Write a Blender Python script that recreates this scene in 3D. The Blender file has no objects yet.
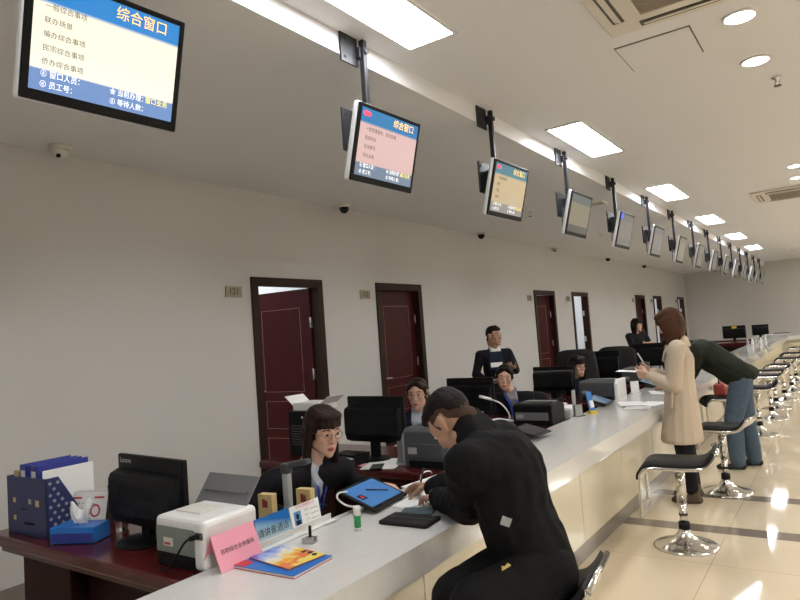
import bpy, bmesh, math, random
from mathutils import Vector, Matrix, Quaternion
random.seed(7)
C = bpy.context.scene.collection
SC = bpy.context.scene
V = Vector
PI = math.pi

# ---------------------------------------------------------------- camera
def cam_rows(yaw, pitch, roll):
    cy, sy, cp, sp = math.cos(yaw), math.sin(yaw), math.cos(pitch), math.sin(pitch)
    f = V((-sy*cp, cy*cp, sp)); r = V((cy, sy, 0)); u = r.cross(f)
    return (r*math.cos(roll)+u*math.sin(roll), u*math.cos(roll)-r*math.sin(roll), f)
EYE = 1.53
cd = bpy.data.cameras.new('camera'); cam = bpy.data.objects.new('camera', cd); C.objects.link(cam)
r_, u_, f_ = cam_rows(0.6048897, 0.0573725, -0.071975)
cam.matrix_world = Matrix(((r_.x, u_.x, -f_.x, 0), (r_.y, u_.y, -f_.y, 0), (r_.z, u_.z, -f_.z, EYE), (0, 0, 0, 1)))
cd.sensor_width = 36; cd.lens = 637.9/800*36; cd.clip_start = 0.02; cd.clip_end = 100
SC.camera = cam

# ---------------------------------------------------------------- world, exposure, light levels
SC.view_settings.view_transform = 'Standard'; SC.view_settings.look = 'None'
SC.view_settings.gamma = 1; SC.view_settings.use_curve_mapping = False
SC.view_settings.exposure = 0.05
w = bpy.data.worlds.new('world'); SC.world = w; w.use_nodes = True
w.node_tree.nodes['Background'].inputs[0].default_value = (0.8, 0.85, 1, 1)
w.node_tree.nodes['Background'].inputs[1].default_value = 0.02
PANEL_E = 25.0       # recessed light panels
DOWN_E = 34.0        # round downlights
SIDE_E = 31.0         # added fill panels over the customer hall, unseen right of the frame
ROOM_E = 14.0         # panels in the back offices

# ---------------------------------------------------------------- materials
MATS = {}
CLOTH = ('black_suit_cloth', 'navy_cloth', 'black_cotton', 'dark_green_cloth', 'blue_denim', 'beige_wool', 'black_tights', 'grey_knit', 'cropped_hair', 'black_leatherette', 'door_wood', 'door_frame_wood', 'black_plastic', 'desk_panel_veneer', 'black_hair', 'brown_hair', 'dark_brown_hair', 'cropped_hair', 'dark_rubber')
def mat(name, col, rough=0.5, metal=0.0, noise=0.06, scale=12.0, emit=0.0, bump=0.0, coat=0.0, sss=0.0, trans=0.0, alpha=1.0, stretch=(1, 1, 1)):
    if name in MATS: return MATS[name]
    m = bpy.data.materials.new(name); m.use_nodes = True
    nt = m.node_tree; b = nt.nodes['Principled BSDF']
    c = (*col, 1)
    b.inputs['Roughness'].default_value = rough; b.inputs['Metallic'].default_value = metal
    b.inputs['Base Color'].default_value = c
    tc = nt.nodes.new('ShaderNodeTexCoord'); mp = nt.nodes.new('ShaderNodeMapping'); mp.inputs['Scale'].default_value = stretch
    nt.links.new(tc.outputs['Object'], mp.inputs[0])
    nz = nt.nodes.new('ShaderNodeTexNoise'); nz.inputs['Scale'].default_value = scale; nz.inputs['Detail'].default_value = 3
    nt.links.new(mp.outputs[0], nz.inputs['Vector'])
    if noise > 0:
        mx = nt.nodes.new('ShaderNodeMix'); mx.data_type = 'RGBA'
        mx.inputs[6].default_value = (*[x*(1-noise) for x in col], 1); mx.inputs[7].default_value = (*[min(1, x*(1+noise)) for x in col], 1)
        nt.links.new(nz.outputs[0], mx.inputs[0]); nt.links.new(mx.outputs[2], b.inputs['Base Color'])
        if emit: nt.links.new(mx.outputs[2], b.inputs['Emission Color'])
    if emit:
        b.inputs['Emission Color'].default_value = c; b.inputs['Emission Strength'].default_value = emit
    if bump:
        bp = nt.nodes.new('ShaderNodeBump'); bp.inputs['Strength'].default_value = bump; bp.inputs['Distance'].default_value = 0.01
        nt.links.new(nz.outputs[0], bp.inputs['Height']); nt.links.new(bp.outputs[0], b.inputs['Normal'])
    if coat: b.inputs['Coat Weight'].default_value = coat; b.inputs['Coat Roughness'].default_value = 0.05
    if sss: b.inputs['Subsurface Weight'].default_value = sss; b.inputs['Subsurface Radius'].default_value = (0.02, 0.008, 0.004)
    if name in CLOTH: b.inputs['Specular IOR Level'].default_value = .12
    if trans: b.inputs['Transmission Weight'].default_value = trans; b.inputs['IOR'].default_value = 1.45
    if alpha < 1: b.inputs['Alpha'].default_value = alpha
    MATS[name] = m
    return m

M = dict(
    wall=mat('wall_paint', (0.575, 0.565, 0.545), 0.7, noise=0.025, scale=1.5),
    ceil=mat('ceiling_paint', (0.72, 0.72, 0.73), 0.75, noise=0.02, scale=1.2),
    white_room=mat('office_paint', (0.82, 0.84, 0.86), 0.7, noise=0.02),
    wood=mat('door_wood', (0.052, 0.006, 0.007), 0.42, noise=0.35, scale=9, stretch=(6, 6, 0.6)),
    wood_dark=mat('door_frame_wood', (0.032, 0.016, 0.011), 0.45, noise=0.3, scale=9, stretch=(6, 6, 0.6)),
    gold=mat('gold_inlay', (0.34, 0.20, 0.13), 0.35, 0.8),
    brass=mat('brushed_plate', (0.27, 0.24, 0.17), 0.4, 0.5, noise=0.2, scale=60),
    steel=mat('satin_steel', (0.62, 0.62, 0.62), 0.28, 1.0, noise=0.05),
    chrome=mat('chrome', (0.66, 0.65, 0.63), 0.14, 1.0, noise=0.01),
    silver=mat('silver_plastic', (0.62, 0.63, 0.64), 0.35, 0.35, noise=0.03),
    black=mat('black_plastic', (0.008, 0.008, 0.009), 0.4, noise=0.2, scale=30),
    blackmetal=mat('black_metal', (0.022, 0.022, 0.024), 0.42, 0.3, noise=0.15),
    rubber=mat('dark_rubber', (0.016, 0.016, 0.016), 0.7),
    leather=mat('black_leatherette', (0.022, 0.021, 0.021), 0.55, noise=0.2, scale=80, bump=0.06),
    deskwood=mat('desk_veneer', (0.075, 0.009, 0.009), 0.2, noise=0.35, scale=5, stretch=(0.8, 7, 7), coat=0.1),
    deskdark=mat('desk_panel_veneer', (0.024, 0.006, 0.005), 0.5, noise=0.3, scale=5, stretch=(7, 7, 0.8)),
    stone=mat('counter_stone', (0.66, 0.655, 0.63), 0.10, noise=0.06, scale=40, coat=0.3),
    panel=mat('counter_panel', (0.64, 0.58, 0.43), 0.22, noise=0.10, scale=3.2, coat=0.12),
    kick=mat('kickplate_stone', (0.22, 0.195, 0.17), 0.15, noise=0.12, scale=20),
    white=mat('white_plastic', (0.74, 0.74, 0.73), 0.4, noise=0.02),
    offwhite=mat('warm_white_plastic', (0.66, 0.64, 0.58), 0.45, noise=0.03),
    paper=mat('paper', (0.80, 0.80, 0.79), 0.8, noise=0.02),
    greygreen=mat('grey_green_plastic', (0.20, 0.225, 0.205), 0.5, noise=0.05),
    darkgrey=mat('dark_grey_plastic', (0.060, 0.063, 0.068), 0.45, noise=0.08),
    midgrey=mat('mid_grey_plastic', (0.15, 0.15, 0.155), 0.45, noise=0.06),
    lightgrey=mat('light_grey_plastic', (0.33, 0.34, 0.35), 0.45, noise=0.05),
    blue=mat('blue_plastic', (0.022, 0.030, 0.115), 0.45, noise=0.08),
    folderblue=mat('folder_blue', (0.028, 0.040, 0.26), 0.4, noise=0.06),
    boxblue=mat('tissue_box_blue', (0.012, 0.16, 0.56), 0.35, noise=0.1, scale=20),
    cardblue=mat('card_blue', (0.08, 0.25, 0.50), 0.4),
    pink=mat('pink_card', (0.80, 0.33, 0.42), 0.75, noise=0.02),
    red=mat('red_print', (0.52, 0.03, 0.04), 0.5),
    ink=mat('black_ink', (0.02, 0.02, 0.025), 0.7, noise=0),
    inkgrey=mat('grey_ink', (0.20, 0.20, 0.22), 0.7, noise=0),
    green=mat('green_label', (0.02, 0.32, 0.09), 0.4),
    yellow=mat('yellow_plastic', (0.75, 0.52, 0.03), 0.4),
    manila=mat('tan_card', (0.58, 0.43, 0.20), 0.6, noise=0.12, scale=25),
    skin=mat('skin', (0.60, 0.365, 0.27), 0.48, noise=0.05, scale=18, sss=0.08),
    skin2=mat('skin_tan', (0.42, 0.24, 0.16), 0.48, noise=0.06, scale=18, sss=0.08),
    lips=mat('lips', (0.45, 0.09, 0.085), 0.4),
    lips2=mat('lips_natural', (0.40, 0.17, 0.13), 0.45),
    eye=mat('eye_dark', (0.012, 0.008, 0.006), 0.2),
    eyewhite=mat('eye_white', (0.62, 0.58, 0.54), 0.3),
    brow=mat('brow_hair', (0.05, 0.032, 0.024), 0.8),
    hair=mat('black_hair', (0.011, 0.008, 0.0075), 0.5, noise=0.5, scale=60, stretch=(6, 6, 0.5), bump=0.25),
    hairbrown=mat('brown_hair', (0.060, 0.026, 0.013), 0.5, noise=0.5, scale=60, stretch=(6, 6, 0.5), bump=0.25),
    hairdark=mat('dark_brown_hair', (0.024, 0.013, 0.010), 0.5, noise=0.5, scale=60, stretch=(6, 6, 0.5), bump=0.2),
    stubble=mat('cropped_hair', (0.060, 0.038, 0.028), 0.8, noise=0.4, scale=200),
    suit=mat('black_suit_cloth', (0.0095, 0.0095, 0.0125), 0.75, noise=0.25, scale=90, bump=0.05),
    navy=mat('navy_cloth', (0.016, 0.021, 0.042), 0.75, noise=0.2, scale=90),
    jacketblack=mat('black_cotton', (0.008, 0.008, 0.0085), 0.85, noise=0.3, scale=35, bump=0.3),
    jacketgreen=mat('dark_green_cloth', (0.017, 0.020, 0.014), 0.8, noise=0.25, scale=40, bump=0.2),
    denim=mat('blue_denim', (0.075, 0.11, 0.15), 0.85, noise=0.25, scale=50, bump=0.1),
    coat=mat('beige_wool', (0.50, 0.42, 0.325), 0.9, noise=0.12, scale=70, bump=0.12),
    shirt=mat('pale_blue_shirt', (0.42, 0.47, 0.56), 0.7, noise=0.05),
    whiteshirt=mat('white_shirt', (0.66, 0.66, 0.64), 0.7, noise=0.03),
    greyknit=mat('grey_knit', (0.22, 0.21, 0.23), 0.85, noise=0.1, scale=60),
    lanyard=mat('blue_ribbon', (0.018, 0.055, 0.36), 0.6),
    tights=mat('black_tights', (0.010, 0.010, 0.011), 0.7),
    boot=mat('brown_suede', (0.080, 0.052, 0.038), 0.85, noise=0.15, scale=60),
    shoe=mat('black_shoe', (0.011, 0.011, 0.012), 0.45),
    bagred=mat('red_leather', (0.26, 0.030, 0.025), 0.5, noise=0.1),
    glass=mat('clear_acrylic', (0.86, 0.90, 0.90), 0.06, noise=0, trans=1.0),
    lampoff=mat('vent_white', (0.68, 0.64, 0.57), 0.6, noise=0.02),
    ventdark=mat('vent_shadow_gap', (0.10, 0.09, 0.08), 0.7),
    grille=mat('vent_grille', (0.36, 0.32, 0.26), 0.7, noise=0.05),
    cable=mat('white_cable', (0.62, 0.62, 0.60), 0.5, noise=0),
    panel_light=mat('light_diffuser', (0.93, 0.96, 1.0), 0.5, noise=0, emit=PANEL_E),
    side_light=mat('hall_light_diffuser', (1.0, 0.96, 0.91), 0.5, noise=0, emit=SIDE_E),
    room_light=mat('office_light_diffuser', (0.93, 0.96, 1.0), 0.5, noise=0, emit=ROOM_E),
    down_light=mat('downlight_glow', (1.0, 0.95, 0.86), 0.5, noise=0, emit=DOWN_E),
)

# ---------------------------------------------------------------- mesh helpers
class MB:
    def __init__(s): s.bm = bmesh.new()
    def _xf(s, vs, mx):
        bmesh.ops.transform(s.bm, matrix=mx, verts=vs)
    def box(s, c, d, rot=None, bevel=0.0, mi=0, seg=2):
        t = bmesh.new(); bmesh.ops.create_cube(t, size=1)
        bmesh.ops.scale(t, vec=d, verts=t.verts)
        if bevel: bmesh.ops.bevel(t, geom=list(t.edges), offset=bevel, segments=seg, affect='EDGES', profile=0.5)
        return s.merge(t, Matrix.Translation(c) @ (rot.to_4x4() if rot else Matrix()), mi)
    def b2(s, a, b, bevel=0.0, mi=0):
        a, b = V(a), V(b); return s.box((a+b)/2, [abs(x) for x in (b-a)], None, bevel, mi)
    def merge(s, t, mx=None, mi=0):
        if mx is not None: bmesh.ops.transform(t, matrix=mx, verts=t.verts)
        for f in t.faces: f.material_index = mi
        me = bpy.data.meshes.new('tmp'); t.to_mesh(me); t.free(); s.bm.from_mesh(me); bpy.data.meshes.remove(me)
        return s
    def cyl(s, p, q, r, r2=None, n=20, mi=0, cap=True):
        p, q = V(p), V(q); d = q-p; t = bmesh.new()
        bmesh.ops.create_cone(t, cap_ends=cap, segments=n, radius1=r, radius2=r if r2 is None else r2, depth=d.length)
        for f in t.faces: f.smooth = len(f.verts) == 4
        return s.merge(t, Matrix.Translation((p+q)/2) @ d.to_track_quat('Z', 'Y').to_matrix().to_4x4(), mi)
    def ell(s, c, r, rot=None, n=16, mi=0):
        t = bmesh.new(); bmesh.ops.create_uvsphere(t, u_segments=n, v_segments=max(6, n//2), radius=1)
        for f in t.faces: f.smooth = True
        return s.merge(t, Matrix.Translation(c) @ (rot.to_4x4() if rot else Matrix()) @ Matrix.Diagonal((*r, 1)), mi)
    def lathe(s, prof, n=32, c=(0, 0, 0), mi=0):
        t = bmesh.new(); rings = []
        for (r, z) in prof:
            rings.append([t.verts.new((r*math.cos(2*PI*i/n), r*math.sin(2*PI*i/n), z)) for i in range(n)])
        for a, b in zip(rings, rings[1:]):
            for i in range(n):
                f = t.faces.new((a[i], a[(i+1) % n], b[(i+1) % n], b[i])); f.smooth = True
        t.faces.new(rings[0][::-1]); t.faces.new(rings[-1])
        bmesh.ops.recalc_face_normals(t, faces=t.faces)
        return s.merge(t, Matrix.Translation(c), mi)
    def prism(s, pts, axis, a, b, mi=0, bevel=0.0):
        """polygon pts (2-d) extruded along axis 0/1/2 from a to b"""
        def P(u, v, t): return ((t, u, v), (u, t, v), (u, v, t))[axis]
        t = bmesh.new()
        A = [t.verts.new(P(u, v, a)) for u, v in pts]; B = [t.verts.new(P(u, v, b)) for u, v in pts]
        t.faces.new(A); t.faces.new(B[::-1]); n = len(pts)
        for i in range(n): t.faces.new((A[i], B[i], B[(i+1) % n], A[(i+1) % n]))
        bmesh.ops.recalc_face_normals(t, faces=t.faces)
        if bevel: bmesh.ops.bevel(t, geom=list(t.edges), offset=bevel, segments=2, affect='EDGES', profile=0.5)
        return s.merge(t, None, mi)
    def tube(s, pts, r, n=10, mi=0, flat=None, smooth=True):
        """round tube, or a flat bar when flat=(half width, half thickness, side vector)"""
        pts = [V(p) for p in pts]; t = bmesh.new(); rings = []; prev = None
        for i, p in enumerate(pts):
            d = (pts[min(i+1, len(pts)-1)]-pts[max(i-1, 0)]).normalized()
            if flat: side = V(flat[2]).normalized()
            else:
                side = prev if prev is not None else (V((0, 0, 1)) if abs(d.z) < .9 else V((1, 0, 0)))
            side = (side-d*side.dot(d)).normalized(); up = d.cross(side); prev = side
            if flat:
                a, b = flat[0], flat[1]; ring = [p+side*x*a+up*y*b for x, y in ((1, 1), (-1, 1), (-1, -1), (1, -1))]
            else: ring = [p+(side*math.cos(2*PI*k/n)+up*math.sin(2*PI*k/n))*r for k in range(n)]
            rings.append([t.verts.new(x) for x in ring])
        k = len(rings[0])
        for a, b in zip(rings, rings[1:]):
            for i in range(k):
                f = t.faces.new((a[i], a[(i+1) % k], b[(i+1) % k], b[i])); f.smooth = smooth and not flat
        t.faces.new(rings[0][::-1]); t.faces.new(rings[-1]); bmesh.ops.recalc_face_normals(t, faces=t.faces)
        return s.merge(t, None, mi)
    def sheet(s, f, nu, nv, thick=0.0, mi=0):
        t = bmesh.new(); g = [[t.verts.new(f(i/nu, j/nv)) for j in range(nv+1)] for i in range(nu+1)]
        for i in range(nu):
            for j in range(nv):
                q = t.faces.new((g[i][j], g[i+1][j], g[i+1][j+1], g[i][j+1])); q.smooth = True
        bmesh.ops.recalc_face_normals(t, faces=t.faces)
        if thick: bmesh.ops.solidify(t, geom=t.faces[:], thickness=thick)
        return s.merge(t, None, mi)
    def build(s, name, m, parent=None, loc=None, rot=None):
        me = bpy.data.meshes.new(name); s.bm.to_mesh(me); s.bm.free()
        for x in (m if isinstance(m, (list, tuple)) else [m]): me.materials.append(x)
        return link(name, me, parent, loc, rot)
def link(name, me, parent=None, loc=None, rot=None):
    o = bpy.data.objects.new(name, me); C.objects.link(o)
    if parent: o.parent = parent
    if loc is not None: o.location = loc
    if rot is not None: o.rotation_euler = rot
    return o
def tag(o, label, cat, group=None, kind=None):
    if label: o['label'] = label
    if cat: o['category'] = cat
    if group: o['group'] = group
    if kind: o['kind'] = kind
    return o
def thing(name, label, cat, loc=(0, 0, 0), rz=0.0, group=None):
    o = bpy.data.objects.new(name, None); o.empty_display_size = 0.1; C.objects.link(o)
    o.location = loc; o.rotation_euler = (0, 0, rz)
    return tag(o, label, cat, group)
def struct(name, mb, m, parent=None):
    o = mb.build(name, m, parent)
    if not parent: o['kind'] = 'structure'
    return o
def arc(c, r, a0, a1, n, f):
    return [f(c[0]+r*math.cos(a0+(a1-a0)*i/n), c[1]+r*math.sin(a0+(a1-a0)*i/n)) for i in range(n+1)]
def smooth_path(pts, n=8):
    pts = [V(p) for p in pts]; out = []
    for i in range(len(pts)-1):
        p0 = pts[max(i-1, 0)]; p1 = pts[i]; p2 = pts[i+1]; p3 = pts[min(i+2, len(pts)-1)]
        for k in range(n):
            t = k/n
            out.append(0.5*((2*p1)+(p2-p0)*t+(2*p0-5*p1+4*p2-p3)*t*t+(3*p1-p0-3*p2+p3)*t**3))
    return out+[pts[-1]]
def text(name, body, size, m, parent, loc, rot, align='LEFT', bold=0.0, sx=1.0):
    c = bpy.data.curves.new('txt', 'FONT'); c.body = body; c.size = size; c.align_x = align; c.align_y = 'CENTER'; c.offset = bold
    o = bpy.data.objects.new('txt', c); C.objects.link(o)
    me = bpy.data.meshes.new_from_object(o.evaluated_get(bpy.context.evaluated_depsgraph_get()))
    bpy.data.objects.remove(o); bpy.data.curves.remove(c)
    for v in me.vertices: v.co.x *= sx
    me.materials.clear(); me.materials.append(m)
    return link(name, me, parent, loc, rot)
FACE_X = (PI/2, 0, PI/2)          # writing that faces +X, reads along +Y
FACE_MY = (PI/2, 0, 0)            # writing that faces -Y, reads along +X

# ================================================================ SETTING
WX = -4.56; ZC = 3.15; ZS = 3.03; SX = -2.04; YE = 24.4; XR = 6.0; YB = -4.0
DOORS = [4.137, 6.091, 10.841, 12.792, 17.659, 19.632, 22.969]

def floor_material():
    m = bpy.data.materials.new('polished_tile'); m.use_nodes = True; nt = m.node_tree; b = nt.nodes['Principled BSDF']
    N = nt.nodes.new; L = nt.links.new
    tc = N('ShaderNodeTexCoord'); sp = N('ShaderNodeSeparateXYZ'); L(tc.outputs['Object'], sp.inputs[0])
    def mth(op, a, b_=None, c=None):
        n = N('ShaderNodeMath'); n.operation = op
        for i, x in enumerate((a, b_, c)):
            if x is None: continue
            if isinstance(x, (int, float)): n.inputs[i].default_value = x
            else: L(x, n.inputs[i])
        return n.outputs[0]
    def joint(v, off):
        fr = mth('FRACT', mth('DIVIDE', mth('ADD', v, 80-off), 0.8))
        return mth('LESS_THAN', mth('MINIMUM', fr, mth('SUBTRACT', 1, fr)), 0.0022)
    j = mth('MAXIMUM', joint(sp.outputs[0], -0.81), joint(sp.outputs[1], 0.32))
    def band(c0, hw): return mth('LESS_THAN', mth('ABSOLUTE', mth('SUBTRACT', sp.outputs[1], c0)), hw)
    st = mth('MAXIMUM', band(5.03, 0.085), band(5.965, 0.085))
    nz = N('ShaderNodeTexNoise'); nz.inputs['Scale'].default_value = 2.5; nz.inputs['Detail'].default_value = 5; L(tc.outputs['Object'], nz.inputs['Vector'])
    a = N('ShaderNodeMix'); a.data_type = 'RGBA'; a.inputs[6].default_value = (0.62, 0.525, 0.38, 1); a.inputs[7].default_value = (0.70, 0.61, 0.46, 1); L(nz.outputs[0], a.inputs[0])
    c = N('ShaderNodeMix'); c.data_type = 'RGBA'; c.inputs[7].default_value = (0.36, 0.29, 0.20, 1); L(j, c.inputs[0]); L(a.outputs[2], c.inputs[6])
    d = N('ShaderNodeMix'); d.data_type = 'RGBA'; d.inputs[7].default_value = (0.20, 0.165, 0.135, 1); L(st, d.inputs[0]); L(c.outputs[2], d.inputs[6])
    L(d.outputs[2], b.inputs['Base Color']); b.inputs['Roughness'].default_value = 0.05; b.inputs['Coat Weight'].default_value = 0.2; b.inputs['Coat Roughness'].default_value = 0.02
    return m
struct('floor', MB().b2((-8, YB-.2, -0.1), (XR+.2, YE+.2, 0)), floor_material())
mb = MB(); mb.b2((SX, YB-.2, ZC), (XR+.2, YE+.2, ZC+.15)); struct('ceiling', mb, M['ceil'])
mb = MB(); mb.b2((-8, YB-.2, ZS), (SX, YE+.2, ZC+.15)); struct('ceiling_soffit', mb, M['ceil'])
mb = MB(); ys = [YB-.2]
TW = 0.12
for y in DOORS: ys += [y+.05, y+.95]
ys.append(YE+.2)
for i in range(0, len(ys), 2): mb.b2((WX-TW, ys[i], 0), (WX, ys[i+1], ZS))
for y in DOORS: mb.b2((WX-TW, y+.05, 2.15), (WX, y+.95, ZS))
struct('wall_back', mb, M['wall'])
struct('wall_end', MB().b2((WX, YE, 0), (XR, YE+.2, ZC)), M['wall'])
struct('wall_right', MB().b2((XR, YB, 0), (XR+.2, YE, ZC)), M['wall'])
struct('wall_front', MB().b2((WX, YB-.2, 0), (XR, YB, ZC)), M['wall'])
mb = MB(); mb.b2((-7.4, YB, 0), (-7.2, YE, ZS))
for y in (3.0, 5.6, 9.0, 12.3, 15.5, 18.9, 21.9, 24.2): mb.b2((-7.2, y-.05, 0), (WX-TW, y+.05, ZS))
struct('wall_offices', mb, M['white_room'])
mb = MB()
for i in range(0, len(ys), 2):
    mb.b2((WX, ys[i] if i == 0 else ys[i]+.05, 0), (WX+.012, ys[i+1]-.05 if i < len(ys)-2 else YE, .1))
struct('baseboard_back', mb, M['kick'])

# doors: name, open angle
def door(n, y0, ang, white_side=False):
    d = thing('door_%d' % n, None, None, (WX, y0, 0)); d['kind'] = 'structure'
    f = MB()
    for a in (0, .915): f.b2((-.01, a, 0), (.018, a+.085, 2.11), .004)
    f.b2((-.01, 0, 2.11), (.018, 1.0, 2.196), .004)
    for a in (.05, .92): f.b2((-TW, a, 0), (-.01, a+.03, 2.12))
    f.b2((-TW, .05, 2.12), (-.01, .95, 2.15))
    f.build('door_frame', M['wood_dark'], d)
    lw = .832
    leaf = MB(); leaf.b2((-.022, -lw, .01), (.022, 0, 2.117), .003)
    lo = leaf.build('door_leaf', M['wood'], d, (-TW+.025, .918, 0), (0, 0, -ang))
    for side in (1, -1):
        g = MB(); x = .0235*side
        def fr(a, b, z0, z1):
            t = .0045
            for (p, q) in (((a, z0), (b, z0+t)), ((a, z1-t), (b, z1)), ((a, z0), (a+t, z1)), ((b-t, z0), (b, z1))):
                g.b2((x-.002, p[0], p[1]), (x+.002, q[0], q[1]))
        fr(-lw+.14, -.14, 1.02, 1.92); fr(-lw+.14, -.14, .62, .92); fr(-lw+.14, -.14, .14, .52)
        g.build('gold_moulding', M['gold'], lo)
    h = MB()
    for z in (.35, 1.2, 1.75):
        h.box((.0, -.002, z), (.05, .012, .11), None, .003); h.cyl((.027, .002, z-.055), (.027, .002, z+.055), .008)
    h.build('hinge', M['steel'], lo)
    k = MB()
    for s in (1, -1):
        k.box((.026*s, -lw+.06, 1.0), (.012, .04, .2), None, .003); k.cyl((.03*s, -lw+.06, 1.04), (.07*s, -lw+.06, 1.04), .009)
        k.tube([(.066*s, -lw+.06, 1.04), (.07*s, -lw+.12, 1.04), (.066*s, -lw+.18, 1.035)], .009)
    k.build('door_handle', M['steel'], lo)
R = math.radians
for n, (y, a) in enumerate(zip(DOORS, (86, 0, 14, 172, 0, 172, 168))): door(n+1, y, R(a))

nums = ['121', '122', '123', '124', '125', '126', '127']
poss = ['at the left of the half-open door nearest the camera', 'beside the closed red door behind the seated women', 'left of the narrow red door behind the standing man',
        'left of the open door showing a white office', 'left of the dark door behind the woman in black', 'left of the far door with a bright gap', 'beside the last door before the end wall']
for y, t, p in zip(DOORS, nums, poss):
    o = thing('room_number_plate', 'brass plate reading %s %s' % (t, p), 'sign', (WX+.001, y-.21, 2.05), 0, 'room number plates')
    MB().box((.004, 0, 0), (.008, .19, .10), None, .002).build('plate', M['brass'], o)
    text('number', t, .078, M['ink'], o, (.009, 0, 0), FACE_X, 'CENTER', .001)

# ================================================================ CEILING
ordn = ['first', 'second', 'third', 'fourth', 'fifth', 'sixth', 'seventh', 'eighth', 'ninth', 'tenth', 'eleventh', 'twelfth', 'thirteenth', 'fourteenth', 'fifteenth']
def light_panel(x, y, lx, ly, m, label, group, z=ZC, name='ceiling_light'):
    o = thing(name, label, 'ceiling light', (x, y, z), 0, group)
    f = MB(); t = .018
    for s in (1, -1):
        f.b2((s*lx/2, -ly/2-t, -.012), (s*(lx/2+t), ly/2+t, 0)); f.b2((-lx/2, s*ly/2, -.012), (lx/2, s*(ly/2+t), 0))
    f.build('frame', M['white'], o)
    MB().b2((-lx/2, -ly/2, -.008), (lx/2, ly/2, -.001)).build('diffuser', m, o)
    return o
PY = [2.37+3.2*i for i in range(6)]
for i, y in enumerate(PY):
    light_panel(-1.728, y+.03, .28, 1.16, M['panel_light'], 'rectangular glowing ceiling panel, %s from the camera over the counter' % ordn[i], 'ceiling panels over the counter')
light_panel(-1.74, -.83, .29, 1.18, M['panel_light'], 'rectangular ceiling panel overhead behind the camera, out of frame', 'ceiling panels over the counter')
for i, (x, y) in enumerate([(x, y) for x in (2.2, 4.4) for y in (0, 4.5, 9, 13.5, 18, 22)]):
    light_panel(x, y, .6, 1.2, M['side_light'], 'warm ceiling panel over the customer hall, outside the frame', 'hall ceiling panels')
for i, y in enumerate((4.4, 7.2, 10.6, 14.0, 17.3, 20.3, 23.0)):
    light_panel(-6.0, y, .6, 1.2, M['room_light'], 'ceiling panel lighting the office behind door %s' % nums[i], 'office ceiling panels', ZS)
for (x, y), l in zip(((-.32, 3.93), (-.32, 4.70), (-.30, 8.52), (-.32, 9.30)), ('round downlight beside the near air conditioner, nearest the camera', 'round downlight just beyond it, near the sprinkler', 'far round downlight at the right edge, upper of the pair', 'far round downlight at the right edge, lower of the pair')):
    o = thing('downlight', l, 'ceiling light', (x, y, ZC), 0, 'round downlights')
    MB().lathe([(.09, 0), (.09, -.008), (.076, -.012), (.076, -.004)]).build('trim_ring', M['white'], o)
    MB().lathe([(.075, -.002), (.075, -.009), (.0, -.010)]).build('lens', M['down_light'], o)
def cassette(x0, y0, label):
    S = .95; o = thing('air_conditioner', label, 'air conditioner', (x0+S/2, y0+S/2, ZC), 0, 'ceiling air conditioners')
    h = S/2; b = MB()
    # frame ring, leaving four slots and a central grille
    b.b2((-h, -h, -.03), (h, h, -.004), .008); b.build('panel', M['lampoff'], o)
    for (a, c) in (((-h+.055, -.30), (-h+.115, .30)), ((h-.115, -.30), (h-.055, .30)), ((-.30, -h+.055), (.30, -h+.115)), ((-.30, h-.115), (.30, h-.055))):
        s = MB(); s.b2((a[0], a[1], -.034), (c[0], c[1], -.028)); so = s.build('air_slot', M['ventdark'], o)
        f = MB(); cx, cy = (a[0]+c[0])/2, (a[1]+c[1])/2; dx, dy = c[0]-a[0], c[1]-a[1]
        f.box((cx, cy, -.037), (dx*.55 if dx < dy else dx*.94, dy*.55 if dy < dx else dy*.94, .005), Matrix.Rotation(R(14), 3, 'Y' if dx < dy else 'X')); f.build('louvre_flap', M['lampoff'], so)
    g = MB(); k = .27
    for s in (1, -1): g.b2((s*k, -k-.02, -.042), (s*(k+.022), k+.02, -.028)); g.b2((-k, s*k, -.042), (k, s*(k+.022), -.028))
    g.build('grille_frame', M['lampoff'], o)
    l = MB(); l.b2((-k, -k, -.034), (k, k, -.029))
    for i in range(26): l.box((0, -k+.02+i*.0205, -.037), (2*k, .006, .005))
    l.build('grille', M['grille'], o)
cassette(-.93, 2.69, 'square four-way ceiling air conditioner cut by the top edge')
cassette(-.91, 9.9, 'distant square ceiling air conditioner at the right edge')
o = thing('access_panel', 'plain rectangular ceiling access hatch next to the near air conditioner', 'hatch', (-.77, 4.07, ZC))
b = MB()
for s in (1, -1): b.b2((s*.21, -.225, -.004), (s*.204, .225, 0)); b.b2((-.21, s*.225, -.004), (.21, s*.219, 0))
b.build('shadow_gap', M['ventdark'], o); MB().b2((-.203, -.218, -.008), (.203, .218, 0)).build('lid', M['ceil'], o)
def sprinkler(x, y, z, label):
    o = thing('sprinkler_head', label, 'sprinkler', (x, y, z), 0, 'ceiling sprinklers')
    MB().lathe([(.034, 0), (.030, -.008), (.012, -.010), (.012, -.03), (.006, -.034)]).build('escutcheon', M['steel'], o)
    b = MB(); b.tube([(-.012, 0, -.03), (-.016, 0, -.045), (-.004, 0, -.06)], .003); b.tube([(.012, 0, -.03), (.016, 0, -.045), (.004, 0, -.06)], .003); b.build('frame_arms', M['steel'], o)
    MB().cyl((0, 0, -.058), (0, 0, -.062), .024).build('deflector', M['darkgrey'], o)
sprinkler(-.235, 5.17, ZC, 'pendent sprinkler on the ceiling right of the near downlights')
sprinkler(-3.235, 7.80, ZS, 'sprinkler on the soffit just right of the third hanging screen')
sprinkler(-3.208, 10.63, ZS, 'small distant sprinkler on the soffit below the fifth hanging screen')
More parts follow.
